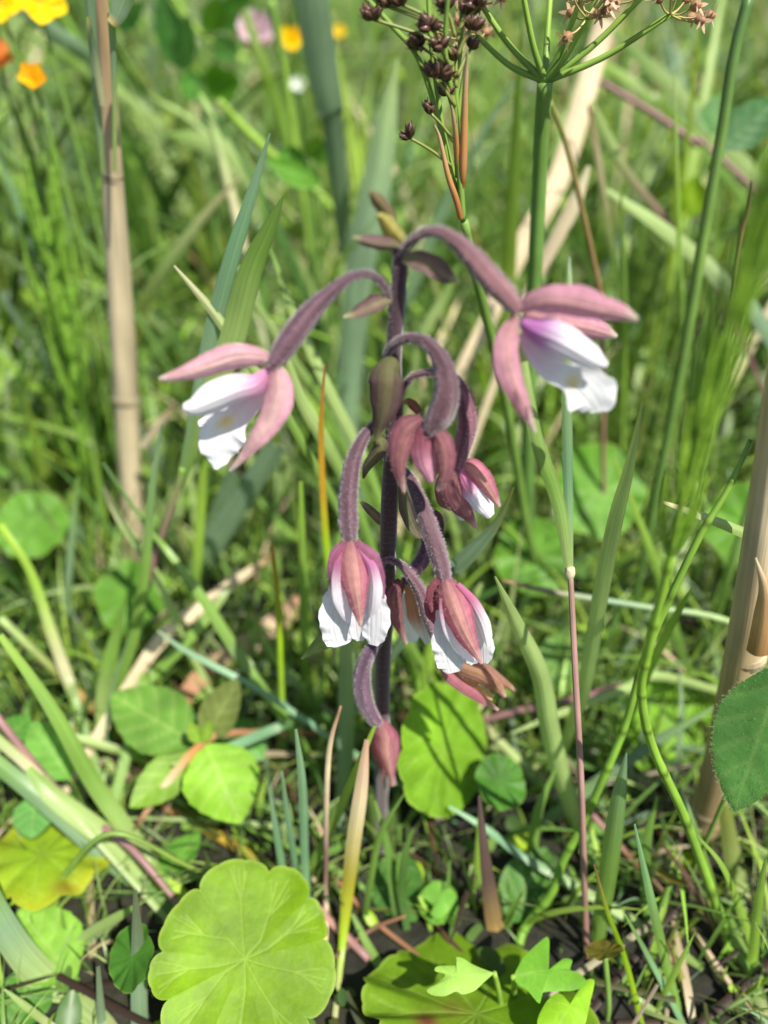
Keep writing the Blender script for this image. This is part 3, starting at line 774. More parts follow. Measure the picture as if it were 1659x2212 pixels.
reed('thick tan dead reed at the left with a dark joint and green sheath',
     [(293,1235),(285,1100),(272,850),(258,620),(243,380),(232,150),(216,-20)], 10.8, 8.5, [22,22,26,26,22,17,14],
     [TAN*.9, TAN*1.05, TAN*1.02, TAN, S(214,184,144), S(204,168,126)],
     [(243,380,22,DKBR), (272,860,27,TAN*.8)],
     [('sheath', [(222,372),(212,250),(202,120),(194,-20)], 8.4, 7.7, [5,8,9,11], [PALE, GLAUC, GLAUC, GLAUC], 'grass', .5),
      ('sheath', [(247,372),(248,250),(245,120),(240,30)], 8.2, 7.7, [4,5,7,8], [PALE, PALE, GLAUC, GREEN], 'grass', .5),
      ('sheath', [(222,230),(206,130),(194,70),(190,36)], 8.0, 7.3, [6,8,7,3], [CREAM, GLAUC, CREAM], 'grass', .3),
      ('leaf_blade', [(240,52),(252,36),(262,10),(280,-40)], 7.6, 7.6, [10,16,20,24], [S(232,206,140), GLAUC, GLAUC, GREEN], 'grass', .3),
      ('dead_leaf', [(306,968),(330,936),(360,896),(378,872)], 9.2, 8.8, [7,9,7,2], [TAN, TAN*.9, BROWN], 'straw', .2)])
reed('thick golden tan dead reed at the right edge with a peeling dry sheath',
     [(1512,1800),(1560,1640),(1603,1430),(1632,1250),(1665,1020),(1700,760),(1745,420),(1800,0)], 0.2, -0.4, [33,37,39,38,37,36,36,36],
     [S(178,154,118), S(196,170,128), TAN*.95, S(224,200,148), S(226,204,154)],
     [(1612,1415,41,BROWN), (1530,1745,36,BROWN*.8)],
     [('sheath', [(1634,1418),(1648,1340),(1650,1270),(1632,1205)], -0.7, -0.9, [22,20,10,2], [S(170,130,84), S(196,156,110), TAN], 'straw', .5)])

# ------------------------------------------------------------------ horsetails
def jointed(P, W, parent, name, c1, c2, joints, mat='stalk', k=10):
    b = MB()
    c = catmull(np.column_stack([P, W]), joints*5+1)
    pts, rad = [], []
    for i in range(len(c)):
        pts.append(c[i, :3]); f = i % 5
        rad.append(c[i, 3]*(1.07 if f == 0 else 0.96))
    n = len(pts)
    tube(b, pts, rad, n=n*2-1, k=k, ribs=5, ribd=.06, col=lambda a, s: (c1*(1-s)+c2*s)*(0.45 if (s*joints) % 1.0 < .06 else (1.1 if (s*joints) % 1.0 < .2 else 1.0)))
    return b.build(name, mat, parent)

def horsetail(label, pts, Y0, Y1, hw, c1, c2, joints, whorls, seed, blen=120, spread=22, bw=5):
    random.seed(seed)
    P, W = trace(pts, Y0, Y1, hw)
    P[0][2] = max(P[0][2], 0)
    t = thing('horsetail', label, 'horsetail', [P[0][0], P[0][1], 0])
    P2, W2 = rooted(P, W)
    jointed(P2, W2, t, 'stem', c1, c2, joints)
    R = catmull(np.column_stack([P, W]), 200)
    for f in whorls:
        i = int(f*199)
        q = R[i, :3]; T = norm(R[min(i+2, 199), :3]-R[max(i-2, 0), :3])
        s = ppc(q)
        a0 = random.uniform(0, 6)
        for kx in range(6):
            a = a0+kx*math.pi/3
            n1 = norm(np.cross(T, [.2, .9, .1])); n2 = np.cross(T, n1)
            d = n1*math.cos(a)+n2*math.sin(a)
            ln = blen/s*random.uniform(.75, 1.2); sp = spread/s*random.uniform(.6, 1.2)
            pp = [q+d*W[0]*.3, q+d*sp*.6+T*ln*.2, q+d*sp+T*ln*.6, q+d*sp*1.1+T*ln]
            jointed(pp, [bw/s]*2+[bw*.9/s, bw*.5/s], t, 'branch', c1*.95, c2, 4, k=6)
    return t

horsetail('large horsetail bending in from the lower right, its bushy yellow-green top at the right edge',
          [(1582,2062),(1556,1980),(1482,1775),(1412,1620),(1386,1500),(1402,1400),(1442,1230),(1492,1000),(1562,750),(1642,500),(1690,350)],
          -2.2, -3.3, [12,11,10.5,10,10,10,10,9,9,8,5], S(134,176,66), S(150,192,60), 15,
          [.62,.67,.72,.77,.82,.87,.92], 3, blen=230, spread=36, bw=7)
horsetail('thin jointed horsetail stem slanting from the lobed leaves up to the right reed',
          [(1120,2040),(1136,2000),(1190,1930),(1216,1860),(1262,1770),(1312,1660),(1352,1560),(1400,1400),(1500,1180),(1570,1060),(1622,950)],
          -2.4, 0.2, [11,10,10,9.5,9,9,8.5,8,8,7,5], S(116,160,58), S(128,168,62), 12, [], 4)
horsetail('blurred bushy horsetail behind the left edge beside the tan reed',
          [(205,1110),(200,1030),(180,900),(150,750),(120,600),(100,470)], 14, 13, [12,12,12,11,9,6], S(124,172,60), S(140,184,70), 8,
          [.08,.2,.32,.44,.56,.68,.8,.9], 8, blen=190, spread=44, bw=6)

# ------------------------------------------------------------------ rush with dark seed heads
def capsule_mesh():
    b = MB()
    for kx in range(3):
        pass
    tube(b, [(0,0,0),(0,0,.05),(0,0,.13),(0,0,.22),(0,0,.29),(0,0,.33)], [.03,.075,.095,.08,.04,.008], n=11, k=8, ribs=3, ribd=.12,
         col=lambda a, t: S(70,50,42)*(1-t)+S(54,36,34)*t if math.cos(3*a) < .6 else S(116,86,66))
    for kx in range(5):          # pointed sepals round the capsule
        a = kx*2*math.pi/5
        d = np.array([math.cos(a), math.sin(a), 0])
        sheet(b, [d*.03, d*.10+[0,0,.08], d*.115+[0,0,.2], d*.13+[0,0,.32]], [.02,.05,.035,.003], n=6, m=3, fold=.3, ref=d, col=lambda u, t: S(62,42,38)*(1-t)+S(104,74,58)*t)
    return b

random.seed(21)
p0 = PZ(1172, 1262, 0.0)
rush = thing('flowering_rush', 'rush with dark purplish brown seed clusters at the top centre', 'rush', PY(1175, 1290, 8)*np.array([1, 1, 0]))
culm_part(rush, 'stem', [(1185,1340),(1160,1230),(1135,1128),(1115,998),(1083,818),(1051,686),(1023,578),(1003,478)], 7.5, 4.2, [10,10,10,10,11,11,10,9], [DARK, GREEN*.8, GREEN*.8, GREEN])
cap_me = None
base = PY(1002, 476, 4.2)
branches = [[(1000,476),(992,380),(985,250),(962,120),(968,-20)], [(998,470),(975,380),(950,270),(905,130),(850,60),(785,-10)], [(1000,472),(992,330),(985,200),(995,90),(1000,-20)],
            [(998,440),(960,300),(945,200),(930,80),(925,-20)], [(1000,470),(990,380),(984,300),(990,240),(1012,110)]]
for i, bb in enumerate(branches):
    culm_part(rush, 'branch', bb, 4.2, 4.2-0.5+0.3*i, [7,6,6,6,5], [GREEN, BRIGHT*.8, GREEN], root=False, k=7)
for bb, h in [([(996,474),(985,430),(968,380),(950,300),(938,270)], [6,7,6,4,2]), ([(997,408),(1000,370),(1003,260),(1006,160),(1010,110)], [7,8,8,5,2]), ([(988,385),(985,300),(976,230)], [5,6,2])]:
    blade_obj('bract', bb, 4.1, 3.6, h, [S(176,112,62), S(206,152,96), TAN], parent=rush, root=False, mat='straw', cup=.6, fold=0)
clusters = [(838,14,0.5,7),(806,42,.2,5),(868,10,.4,6),(908,100,.2,7),(930,62,.0,6),(950,105,-.1,7),(935,165,0,6),(965,20,.2,5),(1005,30,.3,7),(1030,14,.3,6),(1016,62,.2,6),
            (1017,105,.4,3),(930,245,.1,4),(968,205,.2,5),(885,298,.0,3),(985,130,.3,6),(955,170,.1,4)]
for (cx, cy, dy, nn) in clusters:
    q = PY(cx, cy, 3.7+dy)
    # short stalk toward the axis
    axp = PY(985+0.1*(cx-985), cy+60, 3.9)
    b = MB()
    tube(b, [axp, axp*.5+q*.5+[0, 0, .03], q], [.035, .03, .028], n=8, k=6, col=lambda a, t: GREEN*.6+BROWN*.4)
    cl = b.build('seed_cluster', 'stalk', rush, origin=q)
    main = norm(q-axp)*.6+np.array([0, 0, .5])
    for j in range(nn):
        if cap_me is None:
            co = capsule_mesh().build('capsule', 'capsule', cl, origin=(0, 0, 0))
            cap_me = co.data
            co.location = (0, 0, 0)
        else:
            co = bpy.data.objects.new('capsule', cap_me)
            scene.collection.objects.link(co)
            co.parent = cl
        d = norm(main+np.array([random.gauss(0, .75), random.gauss(0, .5), random.gauss(0, .5)]))
        co.rotation_euler = Vector(d).to_track_quat('Z', 'Y').to_euler()
        s = random.uniform(.5, .86)
        co.scale = (s, s, s)

# ------------------------------------------------------------------ umbel
random.seed(31)
YU = 6.0
hub = PY(1177, 176, YU)
um = thing('umbel_plant', 'green umbel stem with spreading rays at the upper right', 'umbel', PY(1140, 1370, 7.5)*np.array([1, 1, 0]))
culm_part(um, 'stem', [(1140,1360),(1140,1000),(1146,760),(1155,594),(1163,432),(1170,288),(1177,176)], 7.5, YU, [15,15,16,16,16,17,17], [DARK, MID, MID, GREEN*.9])
rays = [((1030,78),.4),((1020,-20),.2),((1128,-20),-.3),((1250,10),-.3),((1268,40),-.5),((1400,-20),-.1),((1448,32),-.4),((1190,-30),.8)]
fruit_me = None
for i, ((rx, ry), dy) in enumerate(rays):
    e = PY(rx, ry, YU+dy)
    b = MB()
    m_ = hub*.5+e*.5+np.array([0, 0, -.12])
    tube(b, [hub, m_, e], [.072, .06, .05], n=14, k=8, col=lambda a, s: GREEN*.9*(1-s)+BRIGHT*s)
    b.build('ray', 'stalk', um)
    if ry < -60:
        continue
    ax_ = norm(e-hub)
    b = MB()
    dirs = []
    for j in range(10):
        d = norm(ax_*random.uniform(.3, 1)+np.array([random.gauss(0, .75), random.gauss(0, .75), random.gauss(0, .4)]))
        l = random.uniform(.4, .75)
        tip = e+d*l
        dirs.append((tip, d))
        tube(b, [e, e+d*l*.5+np.array([0, 0, -.05]), tip], [.022, .018, .018], n=6, k=5, col=lambda a, s: S(190,196,120)*(1-s)+S(196,150,120)*s)
    ub = b.build('umbellet', 'stalk', um, origin=e)
    for (tip, d) in dirs:
        if fruit_me is None:
            fb = MB()
            tube(fb, [(0,0,-.04),(0,0,0),(0,0,.05),(0,0,.09)], [.02,.05,.045,.015], n=7, k=6, col=lambda a, s: S(186,146,112))
            for kx in range(5):
                a = kx*2*math.pi/5
                dd = np.array([math.cos(a), math.sin(a), .35])
                sheet(fb, [np.array([0,0,.05]), dd*.06+[0,0,.05], dd*.12+[0,0,.05]], [.012,.022,.003], n=4, m=3, ref=(0,0,1), col=lambda u, t: S(216,184,156))
            fo = fb.build('fruit', 'flowerhead', ub, origin=(0, 0, 0))
            fruit_me = fo.data
        else:
            fo = bpy.data.objects.new('fruit', fruit_me)
            scene.collection.objects.link(fo)
            fo.parent = ub
        fo.location = tuple((tip-e)*SC)
        fo.scale = (1.7, 1.7, 1.7)
        fo.rotation_euler = Vector(d).to_track_quat('Z', 'Y').to_euler()

# ------------------------------------------------------------------ round scalloped (pennywort) leaves
def pennywort(label, center, normal, R, spin, base, lobes=10, ldep=.07, sub=True, dish=.12, wav=.05, nr=26, na=180, seed=1, edgec=None, foot=None, hub_=True, tint=None, vk=.26):
    rs = np.random.default_rng(seed)
    n = norm(normal)
    e1 = norm(np.cross([0, 1, .2], n)); e2 = np.cross(n, e1)
    th = np.linspace(0, 2*np.pi, na, endpoint=False)+spin
    bw_ = rs.uniform(.65, 1.4, lobes); bw_ = bw_/bw_.sum()*2*np.pi
    bs_ = np.concatenate([[0], np.cumsum(bw_)])
    ph_ = (th-spin)
    li_ = np.clip(np.searchsorted(bs_, ph_, side='right')-1, 0, lobes-1)
    fr_ = (ph_-bs_[li_])/bw_[li_]
    nd_ = rs.uniform(.5, 1.6, lobes+1); nd_[-1] = nd_[0]
    dn_ = np.where(fr_ < .5, nd_[li_], nd_[li_+1])
    lob = np.abs(np.sin(np.pi*fr_))**.42
    Re = 1-ldep*dn_*(1-lob)
    jitter = sum(rs.uniform(-.03, .03)*np.cos(kx*th+rs.uniform(0, 6)) for kx in range(2, 7))
    Re = Re*(1+jitter)
    if sub:
        Re -= .016*(1-np.abs(np.sin(np.pi*fr_*3))**.5)
    # veins
    segs = []
    for kx in range(lobes):
        a = spin+bs_[kx]+bw_[kx]*rs.uniform(.4, .6)
        pts = [np.zeros(2)]
        d = np.array([math.cos(a), math.sin(a)])
        l1 = rs.uniform(.42, .6)
        m1 = d*l1
        mm_ = m1*.5+np.array([-d[1], d[0]])*rs.normal(0, .035)
        segs.append((pts[0], mm_, .014)); segs.append((mm_, m1, .013))
        for sg in (-1, 1):
            a2 = a+sg*rs.uniform(.22, .38)
            e_ = m1+np.array([math.cos(a2), math.sin(a2)])*rs.uniform(.28, .36)
            segs.append((m1, e_, .011))
            a3 = a2+rs.uniform(-.5, .5)
            segs.append((e_*.5+m1*.5, e_*.5+m1*.5+np.array([math.cos(a3), math.sin(a3)])*.2, .008))
        segs.append((m1, d*.9, .010))
    rr = np.linspace(0, 1, nr)**.9
    X = rr[:, None]*np.cos(th)[None]*Re[None]
    Yy = rr[:, None]*np.sin(th)[None]*Re[None]
    vein = np.zeros_like(X)
    for (a, b_, w) in segs:
        ab = b_-a
        tt = np.clip(((X-a[0])*ab[0]+(Yy-a[1])*ab[1])/np.dot(ab, ab), 0, 1)
        dd = np.hypot(X-a[0]-tt*ab[0], Yy-a[1]-tt*ab[1])
        vein = np.maximum(vein, np.exp(-(dd/w)**2))
    Zz = dish*rr[:, None]**2+wav*rr[:, None]**2*np.cos(2*np.pi*fr_)[None]-.005*vein
    for kx in range(5):
        Zz = Zz+rs.uniform(.01, .03)*np.cos(kx*th+rs.uniform(0, 6))[None]*rr[:, None]**2
    # lobe tips roll under slightly
    Zz = Zz-.05*np.clip(rr[:, None]-.88, 0, 1)*8*.12
    b = MB()
    vs_, cs, us = [], [], []
    blot = [(rs.uniform(-.8, .8, 2), rs.uniform(.15, .5), rs.uniform(-.22, .22)) for _ in range(9)]
    veinc = base*1.0*.45+S(205, 225, 130)*.55
    ec = base*.6+S(200, 215, 110)*.4 if edgec is None else edgec  # pale margin colour, doubling as a painted lit rim
    for i in range(nr):
        for j in range(na):
            p = center+R*(e1*X[i, j]+e2*Yy[i, j]+n*Zz[i, j])
            vs_.append(p)
            c = base.copy()
            for (bc, bs, bv) in blot:
                c = c*(1+bv*math.exp(-((X[i, j]-bc[0])**2+(Yy[i, j]-bc[1])**2)/bs**2))
            if tint is not None:
                c = tint(c, X[i, j], Yy[i, j], rr[i])
            f = vein[i, j]*vk
            c = c*(1-f)+veinc*f
            e = max(0, (rr[i]-.955)/.045)
            c = c*(1-.6*e)+ec*.6*e
            cs.append(c); us.append((X[i, j], Yy[i, j]))
    fs = []
    for i in range(nr-1):
        for j in range(na):
            j2 = (j+1) % na
            fs.append((i*na+j, i*na+j2, (i+1)*na+j2, (i+1)*na+j))
    b.add(vs_, fs, cs, us)
    ft = np.array([center[0], center[1], 0])-np.array([n[0], n[1], 0])*1.0 if foot is None else np.asarray(foot, float)
    t = thing('pennywort_leaf', label, 'leaf', ft)
    b.build('blade', 'broadleaf', t)
    b = MB()
    tube(b, [ft, (ft+center)/2-n*.25, center-n*R*.02], [.055, .06, .06], n=14, k=8, col=lambda a, s: GREEN*.9)
    b.build('petiole', 'stalk', t)
    return t

def tocam(p, mix, extra=(0, 0, 1)):
    return norm(norm(CAM-p)*mix+np.asarray(extra, float)*(1-mix))

PWG = S(110, 148, 14)
c = PZ(529, 2072, 2.3)
pennywort('big bright green scalloped pennywort leaf with pale veins at bottom left centre', c, tocam(c, .8, (.1, .0, 1)), 200/ppc(c), .25, PWG,
          lobes=9, ldep=.13, nr=64, na=420, seed=3, dish=.06, wav=.014)
c = PY(957, 1618, .9)
pennywort('bright green pennywort leaf standing on edge right of the lowest bud, striped by grass shadows', c, norm([.72, -.48, .50]), 147/ppc(c), .6, S(112, 156, 40),
          lobes=11, ldep=.035, nr=34, na=260, seed=4, dish=.06, wav=.02)
c = PZ(1030, 2190, 1.1)
def scorch(c, x, y, r):
    f = math.exp(-((x+.45)**2+(y+.12)**2)/.012)+.5*math.exp(-((x+.2)**2+(y-.05)**2)/.02)
    return c*(1-min(1, f))+S(120, 70, 50)*min(1, f)
pennywort('wide yellow-green pennywort leaf with a small brown scorch at the bottom edge', c, norm([.05, .55, .85]), 252/ppc(c), .1, S(112, 150, 34), lobes=10, ldep=.05, nr=40, na=280, seed=5, dish=.05, tint=scorch)
c = PZ(92, 1846, 1.2)
def yell(c, x, y, r):
    f = .05+.45*r*r*r
    c = c*(1-f)+S(214, 200, 48)*f
    g_ = math.exp(-((x-.55)**2+(y+.6)**2)/.03)
    return c*(1-.6*g_)+S(150, 110, 50)*.6*g_
pennywort('yellowing pennywort leaf with a brown edge spot at the left edge', c, norm([.08, .35, .93]), 140/ppc(c), .4, S(132, 172, 40), lobes=9, ldep=.09, nr=30, na=220, seed=6, tint=yell, dish=-.1, wav=.06)
c = PY(1450, 1585, 3.2)
pennywort('green pennywort leaf half hidden behind the bent horsetail stem', c, norm([.1, -.55, .8]), 118/ppc(c), .2, S(120, 172, 40), seed=7, lobes=10, ldep=.05)
PWB = [
 ('blurred pennywort leaf at the left edge below the horsetail', (70,1135), 8.5, 78, (.1,-.5,.8), 11),
 ('blurred sunlit pennywort leaf at the foot of the left reed', (285,1290), 6.2, 80, (-.1,-.55,.8), 12),
 ('large blurred leaf behind the blades below the right flower', (1290,1060), 9.0, 105, (.1,-.7,.6), 13),
 ('blurred scalloped leaf behind the right reed', (1615,1130), 6.0, 92, (-.2,-.8,.5), 14),
 ('blurred round leaf right of the small pink flower', (1150,1200), 7.0, 85, (0,-.8,.6), 15),
 ('dim green leaf low behind the middle pennywort leaf', (1080,1690), 0.3, 60, (.3,-.3,.9), 16),
 ('blurred round leaf at far left under the horsetail tuft', (45,985), 14.0, 62, (0,-.6,.8), 17),
 ('yellow dying round leaf low in the gap at lower right', (1450,1900), -2.0, 34, (.3,.5,.7), 18),
 ('yellow dying round leaf low beside the pinkish culm', (1306,2056), -3.4, 40, (-.2,.6,.7), 19),
 ('small scalloped leaf low right of the orchid foot', (945,1950), -1.6, 44, (.1,-.3,.9), 20),
 ('dark green leaf in shade behind the blue-grey blade', (288,2068), -3.6, 66, (-.5,-.3,.8), 22),
]
for (lb, (x, y), Yc, hp, nn, sd) in PWB:
    c = PY(x, y, Yc)
    if c[2] < .4:
        c = PZ(x, y, .5)
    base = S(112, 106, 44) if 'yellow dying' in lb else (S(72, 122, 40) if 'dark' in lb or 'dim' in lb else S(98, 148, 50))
    pennywort(lb, c, norm(nn), hp/ppc(c), sd*.7, base, lobes=9, ldep=.05, seed=sd, nr=20, na=120, vk=.05 if base[1] < .25 else .12)

# ------------------------------------------------------------------ ovate leaves (mint and friends)
def ovate(parent, name, basep, tipp, Yb, Yt, hwpx, col, roll=0, cup=-.15, mat='broadleaf', serr=.0, nserr=9, n=40, m=25, vein=.35, bend=0.0, org=None, purple=0):
    A = PY(basep[0], basep[1], Yb); B_ = PY(tipp[0], tipp[1], Yt)
    if A[2] < .2: A = PZ(basep[0], basep[1], .25)
    if B_[2] < .2: B_ = PZ(tipp[0], tipp[1], .25)
    s = ppc((A+B_)/2)
    ctrl, hw = [], []
    for f, w in [(0, .12), (.12, .55), (.3, .93), (.5, 1.0), (.7, .80), (.86, .48), (.95, .22), (1, .02)]:
        p = A*(1-f)+B_*f+np.array([0, 0, bend*math.sin(math.pi*f)])
        ctrl.append(p); hw.append(w*hwpx/s)
    b = MB()
    def cf(u, t):
        c = col*(1-.12*abs(u))
        v = math.exp(-(u/.05)**2)
        for kx in range(1, 7):
            tc_ = kx/7.5
            d = t-(tc_+abs(u)*.16)
            v = max(v, .75*math.exp(-(d/.014)**2))
        c = c*(1-vein*v)+(col*.35+S(206, 220, 140)*.65)*vein*v
        if purple:
            c = c*(1-purple)+S(120, 100, 70)*purple
        return c
    def ed(u, t):
        return 1-(serr*(((t*nserr) % 1.0)) if abs(u) > .95 else 0)
    def wv(u, t):
        q = 0
        for kx in range(1, 7):
            d = t-(kx/7.5+abs(u)*.16)
            q -= .018*math.exp(-(d/.03)**2)
        return q+.03*math.sin(7*t+4*u)
    sheet(b, ctrl, hw, n=n, m=m, roll=roll, cup=cup, col=cf, edge=ed if serr else None, wave=wv)
    return b.build(name, mat, parent), A

def leaf_thing(label, basep, tipp, Yb, Yt, hwpx, col, name='ovate_leaf', **kw):
    A = PY(basep[0], basep[1], Yb)
    if A[2] < .2: A = PZ(basep[0], basep[1], .25)
    t = thing(name, label, 'leaf', [A[0], A[1], 0])
    ovate(t, 'blade', basep, tipp, Yb, Yt, hwpx, col, **kw)
    b = MB()
    tube(b, [[A[0], A[1], 0], A*np.array([1, 1, .6])+np.array([.04, .05, 0]), A], [.05, .05, .045], n=8, k=7, col=lambda a, s: GREEN*.8)
    b.build('petiole', 'stalk', t)
    return t

mp = PY(432, 1612, 1.2)
mint = thing('mint_plant', 'broad-leaved mint with toothed green leaves left of the lowest bud', 'plant', [mp[0], mp[1]+.6, 0])
b = MB()
tube(b, [[mp[0], mp[1]+.6, 0], mp*np.array([1, 1, .55])+[0, .3, 0], mp], [.07, .065, .05], n=12, k=8, col=lambda a, s: S(110, 120, 70))
b.build('stem', 'stalk', mint)
MINTG = S(104, 150, 58)
ovate(mint, 'leaf', (425,1608), (240,1500), 1.2, 2.4, 74, MINTG, serr=.06, roll=10)
ovate(mint, 'leaf', (440,1600), (516,1466), 1.1, 1.8, 44, S(112,136,66), roll=-14, serr=.05, purple=.25)
ovate(mint, 'leaf', (428,1622), (280,1744), 1.1, -.2, 48, S(124,164,56), roll=12, serr=.05)
ovate(mint, 'leaf', (444,1610), (520,1778), 1.0, -.6, 84, S(136,186,54), roll=-8, serr=.06)
ovate(mint, 'leaf', (430,1605), (410,1560), .9, .9, 16, S(150,186,70), serr=0)
ovate(mint, 'leaf', (440,1605), (455,1555), .9, .9, 14, S(150,186,70), serr=0)
ovate(mint, 'leaf', (480,1560), (570,1640), 2.2, 1.6, 44, S(90,150,70), serr=.05)
leaf_thing('plain oval green leaf lying under the curved blade at left', (150,1680), (66,1560), 0.8, 1.4, 52, S(112,170,70))
leaf_thing('small oval leaf hanging under the purple culm at left', (75,1715), (68,1812), 0.0, -.6, 40, S(104,164,84))
leaf_thing('ovate veined leaf above the bottom left corner blade', (160,2115), (40,1965), -2.8, -2.0, 74, S(132,182,66), serr=.05, vein=.3)
leaf_thing('small leaf between the runner and the big pennywort leaf', (350,1890), (432,1800), -.8, -.4, 34, S(104,164,60), serr=.05)
leaf_thing('dark rounded leaf at the bottom left corner behind pale blades', (30,2230), (70,2080), -3.6, -3.0, 60, S(84,134,52))
leaf_thing('plain leaf at far left above the yellowing leaf', (10,1600), (66,1545), 1.4, 1.8, 30, S(90,150,60))
leaf_thing('dim lobed leaf behind the dark withered blade', (1100,1990), (1180,1830), -2.0, -.6, 56, S(76,126,48))
leaf_thing('yellowish leaf catching light behind the right flower stem', (1490,470), (1500,380), 14, 14, 32, S(160,200,40))
leaf_thing('dark oval leaf at the upper right edge', (1560,320), (1680,215), 12, 12.5, 46, S(70,118,66), vein=.15)
leaf_thing('lighter oval leaf behind the dark rush stem at upper right', (1535,290), (1560,200), 15, 15.5, 34, S(100,150,84), vein=.15)
leaf_thing('pointed green leaf below the torn reed leaf at upper centre', (690,400), (575,345), 15, 15, 26, S(100,160,50))
hl = leaf_thing('hairy dark green oval leaf hanging at the right edge', (1690,1440), (1586,1752), -1.5, -2.6, 92, S(78,126,58), name='hairy_leaf', vein=.14, mat='hairyleaf', serr=.03, nserr=30, roll=-12, cup=.12)
# hairs on the rim and face of the hairy leaf
bl = [o_ for o_ in hl.children if o_.name.startswith('blade')][0]
vv = np.array([v.co[:] for v in bl.data.vertices])/SC+WL[bl.name]
nn_ = np.array([v.normal[:] for v in bl.data.vertices])
b = MB()
random.seed(77)
mm = 25
for _ in range(2600):
    i = random.randrange(len(vv))
    if random.random() < .45:
        i = (i//mm)*mm+random.choice([0, mm-1])
    nrm_ = nn_[i]*(1 if np.dot(nn_[i], CAM-vv[i]) > 0 else -1)
    side = 0
    j = i % mm
    out = (vv[i]-vv[(i//mm)*mm+mm//2])
    d = norm(nrm_*.8+(norm(out) if j in (0, mm-1) else 0)*1.2+np.array([random.gauss(0, .35) for _ in range(3)]))
    p = vv[i]+np.array([random.gauss(0, .02) for _ in range(3)])
    s = norm(np.cross(d, [random.gauss(0, 1) for _ in range(3)]))*.004
    l = random.uniform(.025, .06)
    b.add([p-s, p+s, p+d*l], [(0, 1, 2)], [S(130, 164, 104)]*3, [(0, 0)]*3)
h_ = b.build('leaf_hairs', 'fuzzhair', hl)
h_['kind'] = 'stuff'

# ------------------------------------------------------------------ lobed leaves at the bottom
def lobed(label, pts, Z, col, foot, name='lobed_leaf', lift=.25):
    """flat leaf from a lobed outline traced in picture units; raised into a gentle dome"""
    P = [PZ(x, y, Z) for x, y in pts]
    outl = catmull(P+[P[0]], len(P)*4+1)[:-1]
    ctr = outl.mean(0)
    r = np.linalg.norm(outl-ctr, axis=1).mean()
    b = MB()
    vs_, cs, us, fs = [], [], [], []
    nr = 9; na = len(outl)
    for i in range(nr):
        f = i/(nr-1)
        for j in range(na):
            p = ctr*(1-f)+outl[j]*f
            a = 2*math.pi*j/na
            p = p+np.array([0, 0, .4*lift*r*(1-f*f)+.02*r*f*math.sin(3*a)])
            vs_.append(p)
            v = math.exp(-((math.sin(a*2.5))/.16)**2)*(.6 if i else .6)
            cs.append((col*(1-.25*v)+S(206, 220, 140)*.25*v)*random.uniform(.97, 1.03)); us.append((f, a))
    for i in range(nr-1):
        for j in range(na):
            j2 = (j+1) % na
            fs.append((i*na+j, i*na+j2, (i+1)*na+j2, (i+1)*na+j))
    b.add(vs_, fs, cs, us)
    ft = PZ(foot[0], foot[1], 0.0)
    t = thing(name, label, 'leaf', ft)
    b.build('blade', 'broadleaf', t)
    b = MB()
    s = P[0]
    tube(b, [ft, ft*.5+s*.5+[0, 0, .15], s], [.06, .06, .05], n=12, k=8, col=lambda a, q: BRIGHT*.85)
    b.build('petiole', 'stalk', t)
    return t

lobed('light green lobed leaf lying over the wide pennywort leaf', [(1068,2102),(1040,2092),(1018,2082),(1000,2070),(985,2068),(992,2084),(968,2086),(944,2088),(940,2098),(962,2106),(946,2122),(922,2138),(935,2150),(962,2152),(985,2142),(1000,2148),(1025,2140),(1045,2122)],
      2.4, S(158,200,92), (1085,2200))
lobed('green lobed leaf right of the light green one', [(1108,2110),(1130,2070),(1160,2040),(1182,2024),(1186,2044),(1168,2072),(1150,2092),(1176,2094),(1200,2092),(1214,2072),(1236,2074),(1232,2094),(1250,2100),(1268,2124),(1240,2140),(1200,2142),(1170,2146),(1165,2168),(1140,2140),(1118,2126)],
      2.1, S(112,168,52), (1110,2170))
lobed('folded yellow-green leaf at the bottom edge right of the wide pennywort leaf', [(1190,2250),(1160,2215),(1176,2170),(1200,2146),(1216,2150),(1232,2162),(1262,2120),(1284,2118),(1276,2160),(1262,2220),(1240,2260)],
      2.0, S(140,190,44), (1215,2300), lift=.5)
lobed('small bright lobed leaf low under the runner at lower centre', [(905,1935),(925,1912),(950,1906),(948,1922),(972,1920),(985,1940),(970,1965),(950,1985),(930,1975),(935,1955)], .8, S(120,178,70), (930,2010))

# ------------------------------------------------------------------ clover plant, upper left
YC = 26.0
cb = PY(445, 440, YC)
clover = thing('clover_plant', 'clover with dark leaves and yellow-green forked stem at the top left', 'clover', [cb[0], cb[1], 0])
b = MB()
tube(b, [[cb[0], cb[1], 0], PY(450, 330, YC), PY(440, 190, YC), PY(437, 80, YC)], [.14, .13, .12, .1], n=16, k=8, col=lambda a, s: MID)
b.build('stem', 'stalk', clover)
for e in [(372, -12), (545, -10), (500, 100)]:
    b = MB()
    tube(b, [PY(437, 80, YC), PY((437+e[0])/2, (80+e[1])/2+4, YC), PY(e[0], e[1], YC)], [.11, .10, .08], n=10, k=8, col=lambda a, s: BRIGHT)
    b.build('branch', 'stalk', clover)
for (bp_, tp_, w_, cc) in [((390,150),(345,-20),34,S(74,130,60)), ((470,62),(545,-15),30,S(84,140,50)), ((395,155),(405,30),26,S(82,136,64)), ((440,190),(520,170),38,S(96,156,36)),
                           ((440,195),(385,175),30,S(80,140,56)), ((455,100),(520,110),26,S(96,152,70)), ((450,75),(470,-10),24,S(110,165,50)), ((250,60),(310,5),24,S(98,158,76))]:
    ovate(clover, 'leaflet', bp_, tp_, YC, YC-.8, w_, cc, vein=.15, roll=random.uniform(-15, 15), n=20, m=11)

